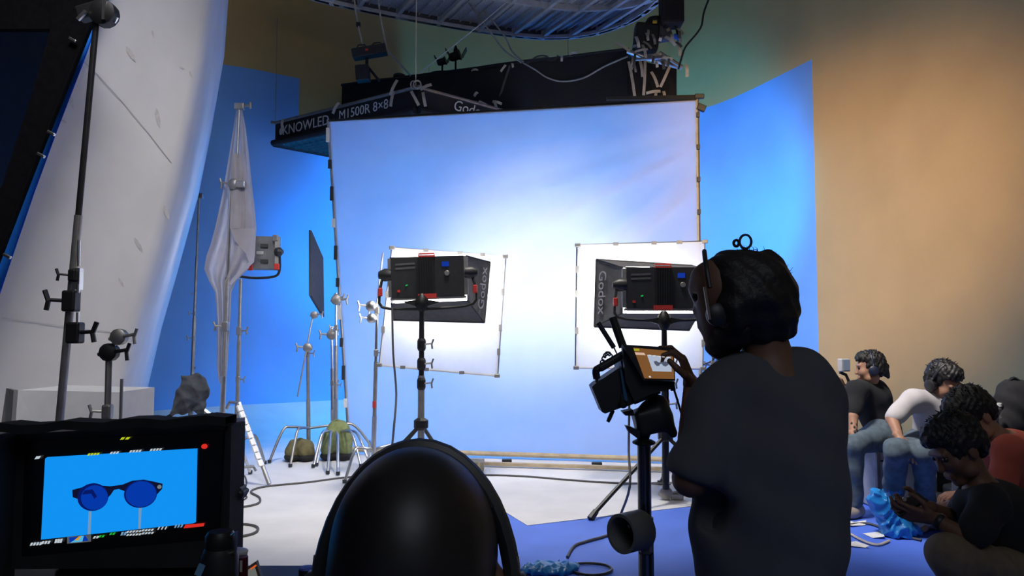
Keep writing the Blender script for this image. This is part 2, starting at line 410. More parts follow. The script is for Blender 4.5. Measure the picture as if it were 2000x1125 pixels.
# ------------------------------------------------------------------ black flag with arm in front of it
fl = thing('black_flag', 'long black cloth flag slanting across the top left corner', 'flag', P(90, 300, 4.6))
pl = [(215, -40), (188, 18), (150, 112), (75, 300), (0, 495), (-60, 650), (-60, 450), (5, 360), (60, 190), (100, 50), (118, -40)]
MB().prism([P(x, y, 4.55) for x, y in pl], (0, 0.035, 0)).build('cloth', flag_cloth, fl)
e = [P(x, y, 4.54) for x, y in ((213, -40), (186, 18), (148, 112), (73, 300), (-2, 495), (-60, 648))]
MB().tube(e, 0.011, 6).build('frame_tube', flag_cloth, fl)
for (x, y) in ((142, 78), (100, 170+90), (80, 303), (14, 500)):
    MB().box(P(x, y, 4.52), (0.05, 0.02, 0.018), Matrix.Rotation(0.5, 3, 'Y'), 0.004).build('clip', chrome, fl)
MB().box(P(5, -10, 4.75), (.7, .05, .46)).build('upper_panel', flag_cloth, fl)

# ------------------------------------------------------------------ overhead catwalk
cw = thing('catwalk', 'curved steel lighting catwalk with mesh floor hanging overhead', 'catwalk', P(950, 20, 11.0))
zc = H_CAM+4.45
def at_z(px, py, z): return G(px, py, z)
outer = catmull([at_z(x, y, zc) for x, y in ((520, -28), (615, 0), (700, 20), (830, 45), (960, 66), (1060, 76), (1150, 70), (1230, 44), (1290, 0), (1325, -55))], 5)
td_ = (outer[20]-outer[4]); td_.z = 0; td_.normalize(); pd2 = Vector((td_.y, -td_.x, 0))
p00 = outer[10]
wid = [max(0.0, min(2.3, 2.3-(p-p00).dot(pd2))) for p in outer]
outer = [p for p, w_ in zip(outer, wid) if w_ > .12]; wid = [w_ for w_ in wid if w_ > .12]
inner = [p+pd2*w_ for p, w_ in zip(outer, wid)]
cat_m = mat('grey_catwalk_steel', (0.55, 0.56, 0.58), 0.5, 0.1)
def ribbon(line, hgt, th, dz=0):
    mb = MB(); n = len(line); loop = []
    for i, p in enumerate(line):
        a = line[max(i-1, 0)]; b = line[min(i+1, n-1)]; t = (b-a).normalized(); nn = Vector((t.y, -t.x, 0))*th*.5
        loop.append([p+nn+V(0, 0, dz), p+nn+V(0, 0, dz+hgt), p-nn+V(0, 0, dz+hgt), p-nn+V(0, 0, dz), p+nn+V(0, 0, dz)])
    mb.grid(loop); mb.add(loop[0][:4], [(0, 1, 2, 3)]); mb.add(loop[-1][:4], [(0, 1, 2, 3)]); return mb
ribbon(outer, 0.22, 0.05).build('rim_beam', mat('dark_catwalk_rim', (0.10, 0.105, 0.115), 0.6, 0.2), cw)
ribbon(outer, 0.05, 0.09, 0.0).build('rim_flange', cat_m, cw)
ribbon(inner, 0.14, 0.06).build('inner_beam', cat_m, cw)
mid = [a+pd2*1.05 for a, w_ in zip(outer, wid) if w_ > 1.1]
ribbon(mid, 0.08, 0.05, 0.03).build('middle_beam', cat_m, cw)
mesh_m = mat('perforated_mesh_floor', (0.5, 0.53, 0.6), 0.6, 0.1, var=0.5, scale=60, bump=0.6)
for i in range(1, len(outer)-1, 3):
    MB().box((outer[i]+inner[i])*.5+V(0, 0, .05), ((outer[i]-inner[i]).length, .05, .06), Matrix.Rotation(math.atan2((outer[i]-inner[i]).y, (outer[i]-inner[i]).x), 3, 'Z')).build('rung', cat_m, cw)
    if i+3 < len(outer):
        q = [outer[i], outer[i+1], outer[i+2], outer[i+3], inner[i+3], inner[i+2], inner[i+1], inner[i]]
        MB().prism([p+V(0, 0, .12) for p in q], (0, 0, .02)).build('mesh_panel', mesh_m, cw)
        for k in (.25, .5, .75):
            a = outer[i].lerp(outer[i+3], k); b = inner[i].lerp(inner[i+3], k)
            MB().box((a+b)*.5+V(0, 0, .105), ((a-b).length, .012, .03), Matrix.Rotation(math.atan2((a-b).y, (a-b).x), 3, 'Z')).build('mesh_bar', cat_m, cw)
    MB().box(outer[i]+V(0, 0, .1), (.05, .07, .22)).build('stiffener', cat_m, cw)
for i in (4, 14, 24):
    MB().cyl(inner[i]+V(0, 0, .1), inner[i]+V(0, 0, 2.2), .02, n=8).build('hanger_rod', steel, cw)

# ------------------------------------------------------------------ overhead softbox with printed skirt (behind the silk)
BLUE_E = emat('azure_softbox_glow', (0.004, 0.34, 1.0), 20.0)
zb = P(815, 170, 8.95).z
N, L = G(815, 170, zb), G(538, 240, zb)
dNL = (L-N); side = dNL.length; dd = dNL.normalized(); pr = Vector((-dd.y, dd.x, 0));
if pr.x < 0: pr = -pr
pr = (pr+Vector((.16, -.10, 0))).normalized()
R_ = N+pr*side; B_ = L+pr*side
cen = (N+L+R_+B_)/4
sb = thing('overhead_softbox', 'black printed overhead softbox with tubular frame hanging behind white silk', 'softbox', (cen.x, cen.y, zb))
cs4 = [N, R_, B_, L]
for a, b in zip(cs4, cs4[1:]+cs4[:1]):
    nrm = ((a+b)*.5-cen).normalized()
    MB().prism([a+V(0, 0, -.02), b+V(0, 0, -.02), b+V(0, 0, -.27), a+V(0, 0, -.27)], -nrm*.012).build('skirt_panel', black_cloth, sb)
    MB().tube([a+V(0, 0, -.29)+nrm*.03, (a+b)*.5+V(0, 0, -.30)+nrm*.03, b+V(0, 0, -.29)+nrm*.03], .045, 8).build('rolled_hem', black_cloth, sb, smooth=True)
    MB().tube([a+(a-b).normalized()*.06, b+(b-a).normalized()*.06], .022, 8).build('frame_pipe', steel, sb, smooth=True)
ins = [cen+(p-cen)*.97 for p in cs4]
MB().prism([p+V(0, 0, -.20) for p in ins], (0, 0, .01)).build('glowing_diffuser', BLUE_E, sb)
MB().prism([p+V(0, 0, -.03) for p in ins], (0, 0, .01)).build('roof_cloth', black_cloth, sb)
mb = MB()
for k in range(1, 22):
    t = k/22
    for a, b in ((ins[0].lerp(ins[1], t), ins[3].lerp(ins[2], t)), (ins[0].lerp(ins[3], t), ins[1].lerp(ins[2], t))):
        d = (b-a).normalized(); nn = Vector((-d.y, d.x, 0))*.003
        mb.prism([a+nn+V(0, 0, -.34), b+nn+V(0, 0, -.34), b+nn+V(0, 0, -.24), a+nn+V(0, 0, -.24)], -2*nn)
g = mb.build('egg_crate_grid', black_cloth, sb); g['kind'] = 'stuff'
outn = ((N+L)*.5-cen).normalized()
xdir = (N-L).normalized(); mpos = lambda t, z: L.lerp(N, t)+V(0, 0, z)+outn*.014
pn = text_part('KNOWLED', 'printed_lettering', print_w, sb, mpos(.245, -.145), xdir, V(0, 0, 1), .19, shear=.0)
MB().lathe(mpos(.055, -.145)-outn*.004, outn, [(.05, 0), (.05, .006)], 16).build('printed_emblem', print_w, sb)
text_part('M1500R 8×8', 'printed_lettering', print_w, sb, mpos(.66, -.125), xdir, V(0, 0, 1), .17)
outn2 = ((N+R_)*.5-cen).normalized(); x2 = (R_-N).normalized()
text_part('Godox', 'printed_logo', print_w, sb, N.lerp(R_, .30)+V(0, 0, -.11)+outn2*.014, x2, V(0, 0, 1), .19, shear=.3)
def tape_strip(parent, a, b, wd=.035, name='tape_strip', m=None, curl=.03):
    a, b = Vector(a), Vector(b); d = (b-a).normalized(); s = d.cross(Vector((0, 1, 0))); s = s.normalized() if s.length > .01 else Vector((1, 0, 0))
    pts = [a.lerp(b, t)+V(0, -curl*math.sin(t*3.1), 0) for t in (0, .3, .6, 1)]
    mb = MB(); mb.grid([[p-s*wd*.5, p+s*wd*.5] for p in pts]); mb.grid([[p-s*wd*.5+V(0, .004, 0), p+s*wd*.5+V(0, .004, 0)] for p in pts])
    return mb.build(name, m or tape_m, parent, smooth=True)
def near(px, py, t, ln='NL'):
    q = (L.lerp(N, t) if ln == 'NL' else N.lerp(R_, t)); return P(px, py, q.y-.06)
for (x0, y0, x1, y1, t, ln) in [(553, 232, 551, 250, .06, 'NL'), (662, 200, 650, 222, .45, 'NL'), (776, 156, 762, 186, .86, 'NL'), (769, 178, 763, 208, .84, 'NL'), (803, 178, 818, 206, .97, 'NL'), (826, 180, 831, 208, .03, 'NR'), (821, 175, 843, 165, .05, 'NR'), (935, 198, 960, 212, .5, 'NR'), (926, 188, 933, 180, .48, 'NR'), (937, 200, 938, 214, .52, 'NR'), (962, 198, 980, 203, .6, 'NR'), (966, 200, 970, 212, .62, 'NR')]:
    tape_strip(sb, near(x0, y0, t, ln), near(x1, y1, t, ln))
c0 = P(812, 166, N.y-.05)
MB().tube([c0+V(.06*math.cos(a), -.02*math.sin(3*a), .055*math.sin(a)) for a in np.linspace(0, 6.28, 18)], .008, 6).build('rope_loop', rope_m, sb)
MB().tube([c0+V(.045*math.cos(a)+.02, -.03, .045*math.sin(a)) for a in np.linspace(0, 6.28, 14)], .008, 6).build('rope_loop', rope_m, sb)
MB().tube([c0, V(c0.x+.0, c0.y, 5.75)], .006, 5).build('hang_rope', tape_m, sb)
for q in (R_, B_, L): MB().tube([q, V(q.x, q.y, 5.75)], .004, 5).build('hang_wire', steel, sb)

# ------------------------------------------------------------------ bigger black-skirted overhead box above it
zt = P(1226, 96, 9.75).z
A1, A2 = G(668, 166, zt), G(1226, 96, zt)
dv = (A2-A1).normalized(); bkd = Vector((-dv.y, dv.x, 0)); bkd = bkd if bkd.y > 0 else -bkd
A3, A4 = A2+bkd*1.5, A1+bkd*1.5
ob = thing('overhead_black_box', 'large black-skirted overhead light box hanging above the white silk', 'light box', (*((A1+A2+A3+A4)/4).xy, zt))
hs = .69
def wavy(a, b, z0, z1, n=22, amp=.015):
    nn = Vector(((b-a).y, -(b-a).x, 0)).normalized(); rows = []
    for r in range(5):
        rows.append([a.lerp(b, j/n)+V(0, 0, z0+(z1-z0)*r/4-(.05*math.sin(math.pi*(j/n*3 % 1)) if r == 0 else 0)*.3)+nn*amp*math.sin(j*1.9+r*.5)*(r/4+.2) for j in range(n+1)])
    mb = MB(); mb.grid(rows); mb.grid([[p-nn*.012 for p in r] for r in rows]); return mb
for a, b in ((A1, A2), (A2, A3), (A3, A4), (A4, A1)): wavy(a, b, 0, -hs).build('skirt_cloth', black_cloth, ob, smooth=True)
for a, b in ((A1, A2), (A2, A3), (A3, A4), (A4, A1)): MB().cyl(a, b, .022, n=8).build('frame_pipe', black_metal, ob)
MB().prism([p+V(0, 0, -.04) for p in (A1, A2, A3, A4)], (0, 0, .01)).build('roof_cloth', black_cloth, ob)
in2 = [(p-(A1+A3)/2)*.97+(A1+A3)/2 for p in (A1, A2, A3, A4)]
MB().prism([p+V(0, 0, -.62) for p in in2], (0, 0, .01)).build('glowing_diffuser', BLUE_E, ob)
def bp(px, py, dy=-.05):
    t = (px-668)/(1226-668); return P(px, py, A1.lerp(A2, t).y+dy)
MB().tube(catmull([bp(1020, 122), bp(1045, 136), bp(1070, 152), bp(1100, 159), bp(1140, 152), bp(1180, 130), bp(1226, 110)], 5), .012, 6).build('drooping_cable', rope_m, ob, smooth=True)
for pts in ([(668, 165), (740, 155), (812, 150), (880, 140), (960, 127), (1040, 116), (1070, 112)], [(1035, 120), (1050, 110), (1068, 110), (1078, 121)], [(1030, 124), (1052, 114), (1080, 118), (1090, 108)], [(830, 149), (850, 140), (900, 138), (940, 131)]):
    MB().tube(catmull([bp(*q) for q in pts], 4), .011, 6).build('cable', black_plastic, ob, smooth=True)
for (x0, y0, x1, y1) in [(1112, 106, 1129, 103), (1097, 108, 1097, 120), (990, 125, 978, 140), (1000, 122, 1002, 132), (920, 138, 934, 136), (996, 128, 976, 190)]:
    tape_strip(ob, bp(x0, y0), bp(x1, y1), .03, m=tape_m if y1 < 150 else grey_fabric)
for x, h in ((780, 148), ):
    MB().lathe(bp(x, h, .1)+V(0, 0, -.02), (0, 0, 1), [(.09, 0), (.09, .03), (.05, .05)], 12).build('knob', black_plastic, ob)
# small spotlights standing on its top edge
for (x, y, s) in ((864, 122, 1.0), (890, 112, 1.25)):
    c = bp(x, y, .15); sl = thing('spot_lamp', 'small black barn-door spot lamp on the overhead box, %s' % ('smaller left one' if s == 1 else 'taller right one'), 'lamp', c+V(0, 0, -.12), 'spot lamps on the overhead box')
    MB().lathe(c+V(-.07*s, 0, -.01), (1, -.2, .25), [(.035*s, 0), (.05*s, .03), (.05*s, .1*s), (.065*s, .13*s)], 12).build('housing', black_metal, sl, smooth=True)
    MB().box(c+V(.10*s, -.01, .05*s), (.012, .11*s, .10*s), Matrix.Rotation(.5, 3, 'Y')).build('barn_door', black_metal, sl)
    MB().box(c+V(-.09*s, -.01, .05*s), (.012, .1*s, .09*s), Matrix.Rotation(-.6, 3, 'Y')).build('barn_door', black_metal, sl)
    MB().cyl(c, V(c.x, c.y, bp(x, y, .15).z-.17), .014, n=8).build('stem', black_metal, sl)
    if s > 1: MB().lathe(c+V(0, 0, .05), (0, 0, 1), [(.03, 0), (.035, .05), (.012, .12)], 10).build('knob', black_metal, sl)
# hoist and rigging bundle at its near corner
hb = thing('rigging_bundle', 'tangle of clamps, tape and motor parts at corner of overhead box', 'rigging', P(1280, 110, 9.3))
q = lambda x, y, d=0: P(x, y, 9.3+d)
MB().box(q(1262, 75), (.30, .2, .34), Matrix.Rotation(.1, 3, 'Y'), .03).build('motor_body', black_plastic, hb)
MB().box(q(1296, 62), (.16, .18, .22), Matrix.Rotation(-.2, 3, 'Y'), .02).build('motor_cover', grey_fabric, hb)
MB().lathe(q(1280, 52), (0, 0, 1), [(.12, 0), (.13, .05), (.1, .1)], 14).build('chain_drum', black_metal, hb)
MB().box(q(1279, 43, -.13), (.05, .02, .03)).build('sticker', mat('yellow_sticker', (.7, .45, .05), .5), hb)
MB().box(q(1321, 72, -.1), (.08, .05, .05), Matrix.Rotation(.4, 3, 'Y'), .01).build('blue_clamp', mat('blue_paint', (.02, .12, .7), .4), hb)
wavy(q(1226, 112, .1), q(1322, 132, .4), 0, -.46).build('corner_skirt', black_cloth, hb, smooth=True)
MB().tube([q(1226, 100), q(1262, 113, -.08), q(1330, 132, .1)], .03, 8).build('truss_pipe', chrome, hb, smooth=True)
MB().tube([q(1288, 103, -.12), q(1332, 131, -.05)], .025, 8).build('truss_pipe', steel, hb)
MB().tube([q(1240, 116, -.1), q(1300, 112, -.12)], .02, 8).build('truss_pipe', chrome, hb)
rnd = random.Random(3)
for k in range(26):
    x, y = 1232+rnd.random()*96, 48+rnd.random()*72; a = rnd.choice([0.1, -.2, 1.3, 1.7, .7]); ln = 12+rnd.random()*16
    tape_strip(hb, q(x, y, -.16+rnd.random()*.05), q(x+math.cos(a)*ln, y+math.sin(a)*ln, -.17), .022+rnd.random()*.02, m=rnd.choice([tape_m, print_w, chrome, grey_fabric]))
for (x0, y0, x1, y1) in [(1250, 118, 1255, 150), (1260, 118, 1257, 186), (1237, 112, 1233, 136), (1308, 130, 1290, 170), (1228, 120, 1240, 190), (1290, 178, 1262, 182), (1281, 180, 1279, 196), (1296, 178, 1298, 194), (1230, 100, 1200, 82), (1325, 85, 1328, 110), (1340, 125, 1342, 150), (1272, 140, 1285, 170)]:
    tape_strip(hb, q(x0, y0, -.14), q(x1, y1, -.14), .034)
MB().box(q(1287, 194, -.1), (.06, .02, .02)).build('red_tag', red_pl, hb)
MB().box(P(1311, 15, 9.2), (.27, .27, .47), None, .03).build('chain_bag', black_cloth, hb)
MB().tube([q(1316, 30), q(1322, 60), q(1325, 80)], .014, 6).build('chain', black_metal, hb)
cb = tag(MB().tube(catmull([P(1325, 135, 9.15), P(1332, 110, 9.15), P(1340, 90, 9.15), P(1368, 55, 9.15), P(1376, 20, 9.15), P(1400, -40, 9.15)], 5), .013, 6).build('power_cable', black_plastic, smooth=True), 'black power cable rising from the rigging bundle at upper right', 'cable')
# lamp with battery box hanging left
hl = thing('hanging_lamp', 'black box lamp with red label hanging on a rope over the softbox', 'lamp', P(722, 120, 9.5))
h = lambda x, y, d=0: P(x, y, 9.5+d)
Rz = Matrix.Rotation(-.17, 3, 'Y')
MB().box(h(722, 102), (.43, .16, .12), Rz, .012).build('housing', black_plastic, hl)
MB().tube([h(697, 94, -.05), h(700, 88, -.05), h(712, 87, -.05), h(716, 92, -.05)], .009, 6).build('handle', black_metal, hl)
MB().tube([h(726, 89, -.05), h(731, 84, -.05), h(742, 83, -.05), h(746, 87, -.05)], .009, 6).build('handle', black_metal, hl)
MB().box(h(716, 97, -.085), (.035, .01, .022), Rz).build('label', red_pl, hl)
MB().box(h(709, 144), (.17, .14, .2), Matrix.Rotation(-.08, 3, 'Y'), .012).build('battery_box', black_plastic, hl)
MB().tube([h(716, 118), h(718, 130), h(741, 158)], .018, 6).build('bracket', black_metal, hl)
MB().tube([h(717, 110), h(716, 130)], .02, 8).build('spigot', black_metal, hl)
MB().tube([h(709, 92), h(700, 50), h(694, 16), h(688, -40)], .011, 6).build('rope', rope_m, hl)
MB().box(h(700, 48), (.05, .04, .05)).build('rope_clamp', black_metal, hl)
MB().tube(catmull([h(802, 148), h(775, 118), h(757, 98), h(750, 70), h(742, 25), h(736, -30)], 4), .011, 6).build('cable', rope_m, hl)
tag(MB().tube([P(818, 144, 9.3), P(940, 46, 9.6), P(1000, -5, 9.9)], .006, 5).build('tie_line', mat('pale_cord', (.5, .55, .6), .8)), 'thin pale tie line running diagonally up to the catwalk', 'cord')
tag(MB().tube(catmull([P(915, 5, 10.4), P(962, 68, 10.3), P(985, 98, 10.2), P(1018, 122, 10.1)], 4), .012, 6).build('hanging_cable', rope_m, smooth=True), 'grey cable hanging from catwalk down to the black box, left of two', 'cable', 'cables from the catwalk')
tag(MB().tube(catmull([P(945, 20, 10.4), P(985, 70, 10.3), P(1000, 100, 10.2), P(1022, 121, 10.1)], 4), .012, 6).build('hanging_cable', rope_m, smooth=True), 'grey cable hanging from catwalk down to the black box, right of two', 'cable', 'cables from the catwalk')

# ------------------------------------------------------------------ big white silk on its frame
sk = thing('large_silk_diffuser', 'huge square white silk stretched on a tubular frame behind both lights', 'diffusion frame', (-.1, 8.3, 0))
TL, TR, BR, BL = P(641, 236, 8.68), P(1362, 194, 7.94), P(1370, 899, 7.94), P(683, 876, 8.68)
nx, ny = 96, 84
sn = Vector((-(TL-TR).y, (TL-TR).x, 0)).normalized(); sn = sn if sn.y < 0 else -sn
def silk_disp(u, v):
    # folds fanning out from the right edge and top-left corner, plus the two horizontal creases
    a1 = math.atan2(v-.02+.03, 1.25-u); r1 = math.hypot(1.25-u, v+.02)
    d = .05*math.sin(24*a1+1.5*math.sin(3*u))*max(0, 1-abs(v-.22)*1.7)*min(1, u*2.2)
    d += .012*math.sin(67*a1+2.2*math.sin(5*u+2*v))*max(0, 1-abs(v-.2)*2.2)*min(1, u*2)
    a2 = math.atan2(1.3-v, u+.35); d += .011*math.sin(26*a2+2*v)*max(0, 1-abs(v-.68)*2.0)
    d += .006*math.sin(9*u+13*v)+.010*math.sin(5*u-4*v)
    d -= .022*math.exp(-((v-.245+.03*u)/.010)**2)*(.4+.6*u)+.008*math.exp(-((v-.52)/.008)**2)
    e = min(u, 1-u, v, 1-v); return d*min(1, e*14)
def silk_pt(u, v): return TL.lerp(TR, u).lerp(BL.lerp(BR, u), v)+sn*silk_disp(u, v)
MB().grid([[silk_pt(i/nx, j/ny) for i in range(nx+1)] for j in range(ny+1)]).build('silk_cloth', silk_m, sk, smooth='all')
MB().cyl(TL+V(0, .02, 0), TR+V(0, .02, 0), .024, n=8).build('top_pipe', black_metal, sk)
MB().cyl(TL+V(0, .02, .02), BL+V(0, .02, 0), .024, n=8).build('side_pipe', steel, sk)
MB().cyl(TR+V(0, .02, .02), BR+V(0, .02, 0), .024, n=8).build('side_pipe', steel, sk)
MB().cyl(BL+V(-.1, -.03, .0), BR+V(.1, -.03, .0), .026, n=8).build('bottom_pipe', wood_m, sk)
for k in range(11):
    MB().box(TL.lerp(BL, (k+.5)/11)+V(-.01, -.02, 0), (.035, .03, .10 if k % 2 else .16)).build('clip', black_plastic if k % 3 else print_w, sk)
    if k < 9: MB().box(TR.lerp(BR, (k+.5)/11)+V(.0, -.02, 0), (.03, .03, .05)).build('clip', black_plastic, sk)
MB().box(TR+V(.02, 0, .03), (.10, .05, .05), None, .008).build('corner_joint', black_plastic, sk)
MB().box(TR+V(.04, 0, -.09), (.09, .05, .07), Matrix.Rotation(.4, 3, 'Y'), .008).build('corner_joint', black_plastic, sk)
MB().prism([TR+V(-.95, 0, .03), TR+V(.02, 0, .05), TR+V(.02, 0, 0), TR+V(-.95, 0, 0)], (0, .05, 0)).build('top_flap', black_cloth, sk)
for x, y in ((803, 890), (990, 903), (1165, 909), (880, 897)):
    MB().box(G(x, y, .03)+V(0, -.03, .02), (.10, .06, .035), None, .006).build('clip', black_plastic, sk)

# ------------------------------------------------------------------ two 4x4 diffusion frames
def diff_frame(lab, pts, Y, dY=(0, 0, 0, 0)):
    q = [P(x, y, Y+d) for (x, y), d in zip(pts, dY)]; c = sum(q, V(0, 0, 0))/4
    t = thing('small_diffusion_frame', lab, 'diffusion frame', c, 'small diffusion frames')
    n = 16
    MB().grid([[q[0].lerp(q[1], i/n).lerp(q[3].lerp(q[2], i/n), j/n) for i in range(n+1)] for j in range(n+1)]).build('diffusion_cloth', diff_m, t)
    for a, b in zip(q, q[1:]+q[:1]):
        MB().cyl(a+V(0, .015, 0), b+V(0, .015, 0), .012, n=8).build('frame_tube', chrome, t)
        for k in (.3, .6, .8): MB().box(a.lerp(b, k)+V(0, -.012, 0), (.045, .02, .03) if abs((b-a).x) > .3 else (.03, .02, .06)).build('clip', steel, t)
    for a in q: MB().box(a+V(0, -.012, 0), (.05, .03, .035), None, .006).build('corner_clip', steel, t)
    return t
diff_frame('overexposed white diffusion square behind the left panel light', [(766, 484), (987, 501), (971, 734), (741, 713)], 7.05)
diff_frame('overexposed white diffusion square behind the right panel light', [(1128, 479), (1376, 472), (1372, 720), (1125, 718)], 6.9)

# ================================================================== LIGHTS, STANDS
WHITE_E = emat('white_led_glow', (1.0, 0.965, 0.92), 17.0)
LEAK_E = emat('white_led_leak', (1.0, 0.95, 0.90), 5.0)
def panel_light(lab, pan, front, Y, dF, pole_top, feet, apex, base_y, logo_side, dp=.10):
    c = P((pan[0][0]+pan[1][0])/2, (pan[0][1]+pan[2][1])/2, Y)
    t = thing('led_panel_light', lab, 'studio light', c, 'LED panel lights with softboxes')
    q = [P(x, y, Y) for x, y in pan]
    ux = (q[1]-q[0]).normalized(); uz = (q[0]-q[3]).normalized(); back = V(0, 1, 0)
    body = MB().prism(q, (0, dp, 0)).build('housing', black_plastic, t)
    w_, h_ = (q[1]-q[0]).length, (q[0]-q[3]).length
    def on(u, v, d=0): return q[0].lerp(q[1], u).lerp(q[3].lerp(q[2], u), v)+V(0, d, 0)
    MB().prism([on(.385, .02, -.03), on(.60, .02, -.03), on(.60, .97, -.03), on(.385, .97, -.03)], (0, .03, 0)).build('power_unit', black_metal, t)
    for k in range(6): MB().prism([on(.40+.033*k, .04, -.038), on(.41+.033*k, .04, -.038), on(.41+.033*k, .95, -.038), on(.40+.033*k, .95, -.038)], (0, .008, 0)).build('fin', black_metal, t)
    MB().tube([on(.39, -.0, -.01), on(.39, -.07, -.01), on(.60, -.07, -.01), on(.60, 0, -.01)], .007, 6).build('handle', red_pl, t)
    MB().prism([on(.37, .93, -.04), on(.62, .93, -.04), on(.62, 1.04, -.04), on(.37, 1.04, -.04)], (0, .05, 0)).build('bumper', red_pl, t)
    MB().prism([on(.385, -.02, -.035), on(.61, -.02, -.035), on(.61, .02, -.035), on(.385, .02, -.035)], (0, .04, 0)).build('bumper', red_pl, t)
    MB().prism([on(.70, .14, -.006), on(.80, .14, -.006), on(.80, .26, -.006), on(.70, .26, -.006)], (0, .006, 0)).build('display', emat('blue_display', (.02, .10, .9), .35), t)
    MB().lathe(on(.77, .43, 0), (0, -1, 0), [(.022, 0), (.022, .012), (.018, .014)], 14).build('dial', steel, t)
    MB().box(on(.21, .70, -.004), (.018, .008, .010), Matrix.Rotation(-.3, 3, 'Y')).build('status_light', emat('green_led', (.02, .7, .15), .6), t)
    MB().box(on(.10, .84, -.004), (.022, .01, .02)).build('marker', red_pl, t)
    for v in (.16, .26): MB().prism([on(.06, v, -.004), on(.33, v-.02, -.004), on(.33, v+.03, -.004), on(.06, v+.05, -.004)], (0, .004, 0)).build('printed_lettering', grey_fabric, t)
    MB().prism([on(-.02, 1.0, .01), on(1.02, 1.0, .01), on(1.02, 1.06, .01), on(-.02, 1.06, .01)], (0, .08, 0)).build('lower_rim', steel, t)
    MB().prism([on(1.0, .02, .02), on(1.05, .02, .02), on(1.05, .98, .02), on(1.0, .98, .02)], (0, .07, 0)).build('side_rim', steel, t)
    MB().prism([on(-.05, .02, .02), on(0, .02, .02), on(0, .98, .02), on(-.05, .98, .02)], (0, .07, 0)).build('side_rim', steel, t)
    # softbox
    f = [P(x, y, Y+dF) for x, y in front]; rb = [on(-.03, -.02, dp), on(1.03, -.02, dp), on(1.03, 1.12, dp), on(-.03, 1.12, dp)]
    fc = sum(f, V(0, 0, 0))/4
    box = []
    for i in range(4):
        a, b, c2, d = rb[i], rb[(i+1) % 4], f[(i+1) % 4], f[i]
        n = 8; rows = []
        for r in range(n+1):
            rows.append([a.lerp(b, j/n).lerp(d.lerp(c2, j/n), r/n)-((a+b+c2+d)/4-fc).normalized()*.018*math.sin(math.pi*j/n)*math.sin(math.pi*r/n) for j in range(n+1)])
        inn = [[p+(fc-p).normalized()*.006 for p in r] for r in rows]
        mb = MB(); mb.grid(rows); mb.grid(inn); box.append(mb.build('softbox_wall', grey_fabric, t, smooth='all'))
        MB().cyl(rb[i], f[i], .007, n=6).build('softbox_rib', black_metal, t)
        MB().cyl(f[i], f[(i+1) % 4], .009, n=6).build('softbox_edge', grey_fabric, t)
    fi = [p+(fc-p)*.03 for p in f]
    MB().prism(fi, (0, .01, 0)).build('front_diffuser', WHITE_E, t)
    # the panel's own beam, thrown through the front cloth toward the middle of the silk
    lamp('led_beam', 'SPOT', fc+V(0, .04, .05), P(1010 if logo_side > 0 else 1075, 555, 8.3), 1500, (1.0, .96, .92), spot_size=math.radians(88), spot_blend=1.0, shadow_soft_size=.25)
    # leak of the LED face above and below the rear frame
    MB().prism([on(.03, 1.065, dp-.005), on(.97, 1.065, dp-.005), on(.97, 1.12, dp-.005), on(.03, 1.12, dp-.005)], (0, .003, 0)).build('led_face', LEAK_E, t)
    MB().prism([on(.02, -.055, dp+.04), on(.36, -.05, dp+.04), on(.36, -.015, dp+.04), on(.02, -.015, dp+.04)], (0, .003, 0)).build('led_face', LEAK_E, t)
    # logo on the visible side wall
    i = 1 if logo_side > 0 else 3
    a, b, c2, d = rb[i], rb[(i+1) % 4], f[(i+1) % 4], f[i]
    m_ = (a+b)*.5*.28+(d+c2)*.5*.72; along = ((d-c2) if logo_side > 0 else (d-c2)).normalized()
    nrm = (m_-fc); nrm = nrm-along*nrm.dot(along); cr = ((d+c2)-(a+b)).normalized(); nrm = (nrm-cr*nrm.dot(cr)).normalized()
    if nrm.y > 0: nrm = -nrm
    text_part('Godox', 'printed_logo', print_g, t, m_+nrm*.012, along, nrm.cross(along), .13)
    # yoke
    yk = [on(-.02, .42, .05), on(-.12, .48, .03), on(-.16, .85, .0), on(-.13, 1.22, -.01), on(.3, 1.30, -.02), on(.7, 1.30, -.02), on(1.12, 1.22, -.01), on(1.16, .85, 0), on(1.10, .48, .03), on(1.02, .42, .05)]
    MB().tube(catmull(yk, 3), .013, 8).build('yoke', black_metal, t, smooth=True)
    for u in (-.10, 1.11): MB().lathe(on(u, .42, .04), (1 if u > .5 else -1, 0, 0), [(.05, -.06), (.055, 0), (.03, .05)], 12).build('tilt_knob', black_plastic, t, smooth=True)
    for u in (-.155, 1.15): MB().box(on(u, .85, -.005), (.035, .04, .07), None, .008).build('red_clamp', red_pl, t)
    hub = P(*pole_top, Y-.02)
    MB().lathe(hub+V(0, 0, .06), (0, 0, -1), [(.02, -.04), (.05, 0), (.06, .05), (.03, .11)], 12).build('yoke_hub', black_metal, t, smooth=True)
    MB().prism([hub+V(-.16, -.02, .03), hub+V(0, -.02, .055), hub+V(.16, -.02, .03), hub+V(.03, -.02, -.01), hub+V(-.03, -.02, -.01)], (0, .04, 0)).build('yoke_plate', black_metal, t)
    # the stand
    st = thing('light_stand', lab.split(' panel')[0].replace('LED', 'tripod')+' stand carrying a panel light' if False else ('black tripod light stand of the left panel light' if logo_side > 0 else 'black tripod light stand of the right panel light'), 'light stand', V(hub.x, Y-.02, 0), 'tripod light stands')
    top = hub+V(0, 0, -.04); zb_ = base_y
    MB().cyl(top, V(top.x, top.y, .95), .022, n=10).build('upper_tube', black_metal, st, smooth=True)
    MB().cyl(V(top.x, top.y, 1.0), V(top.x, top.y, zb_), .028, n=10).build('lower_tube', steel if logo_side > 0 else black_metal, st, smooth=True)
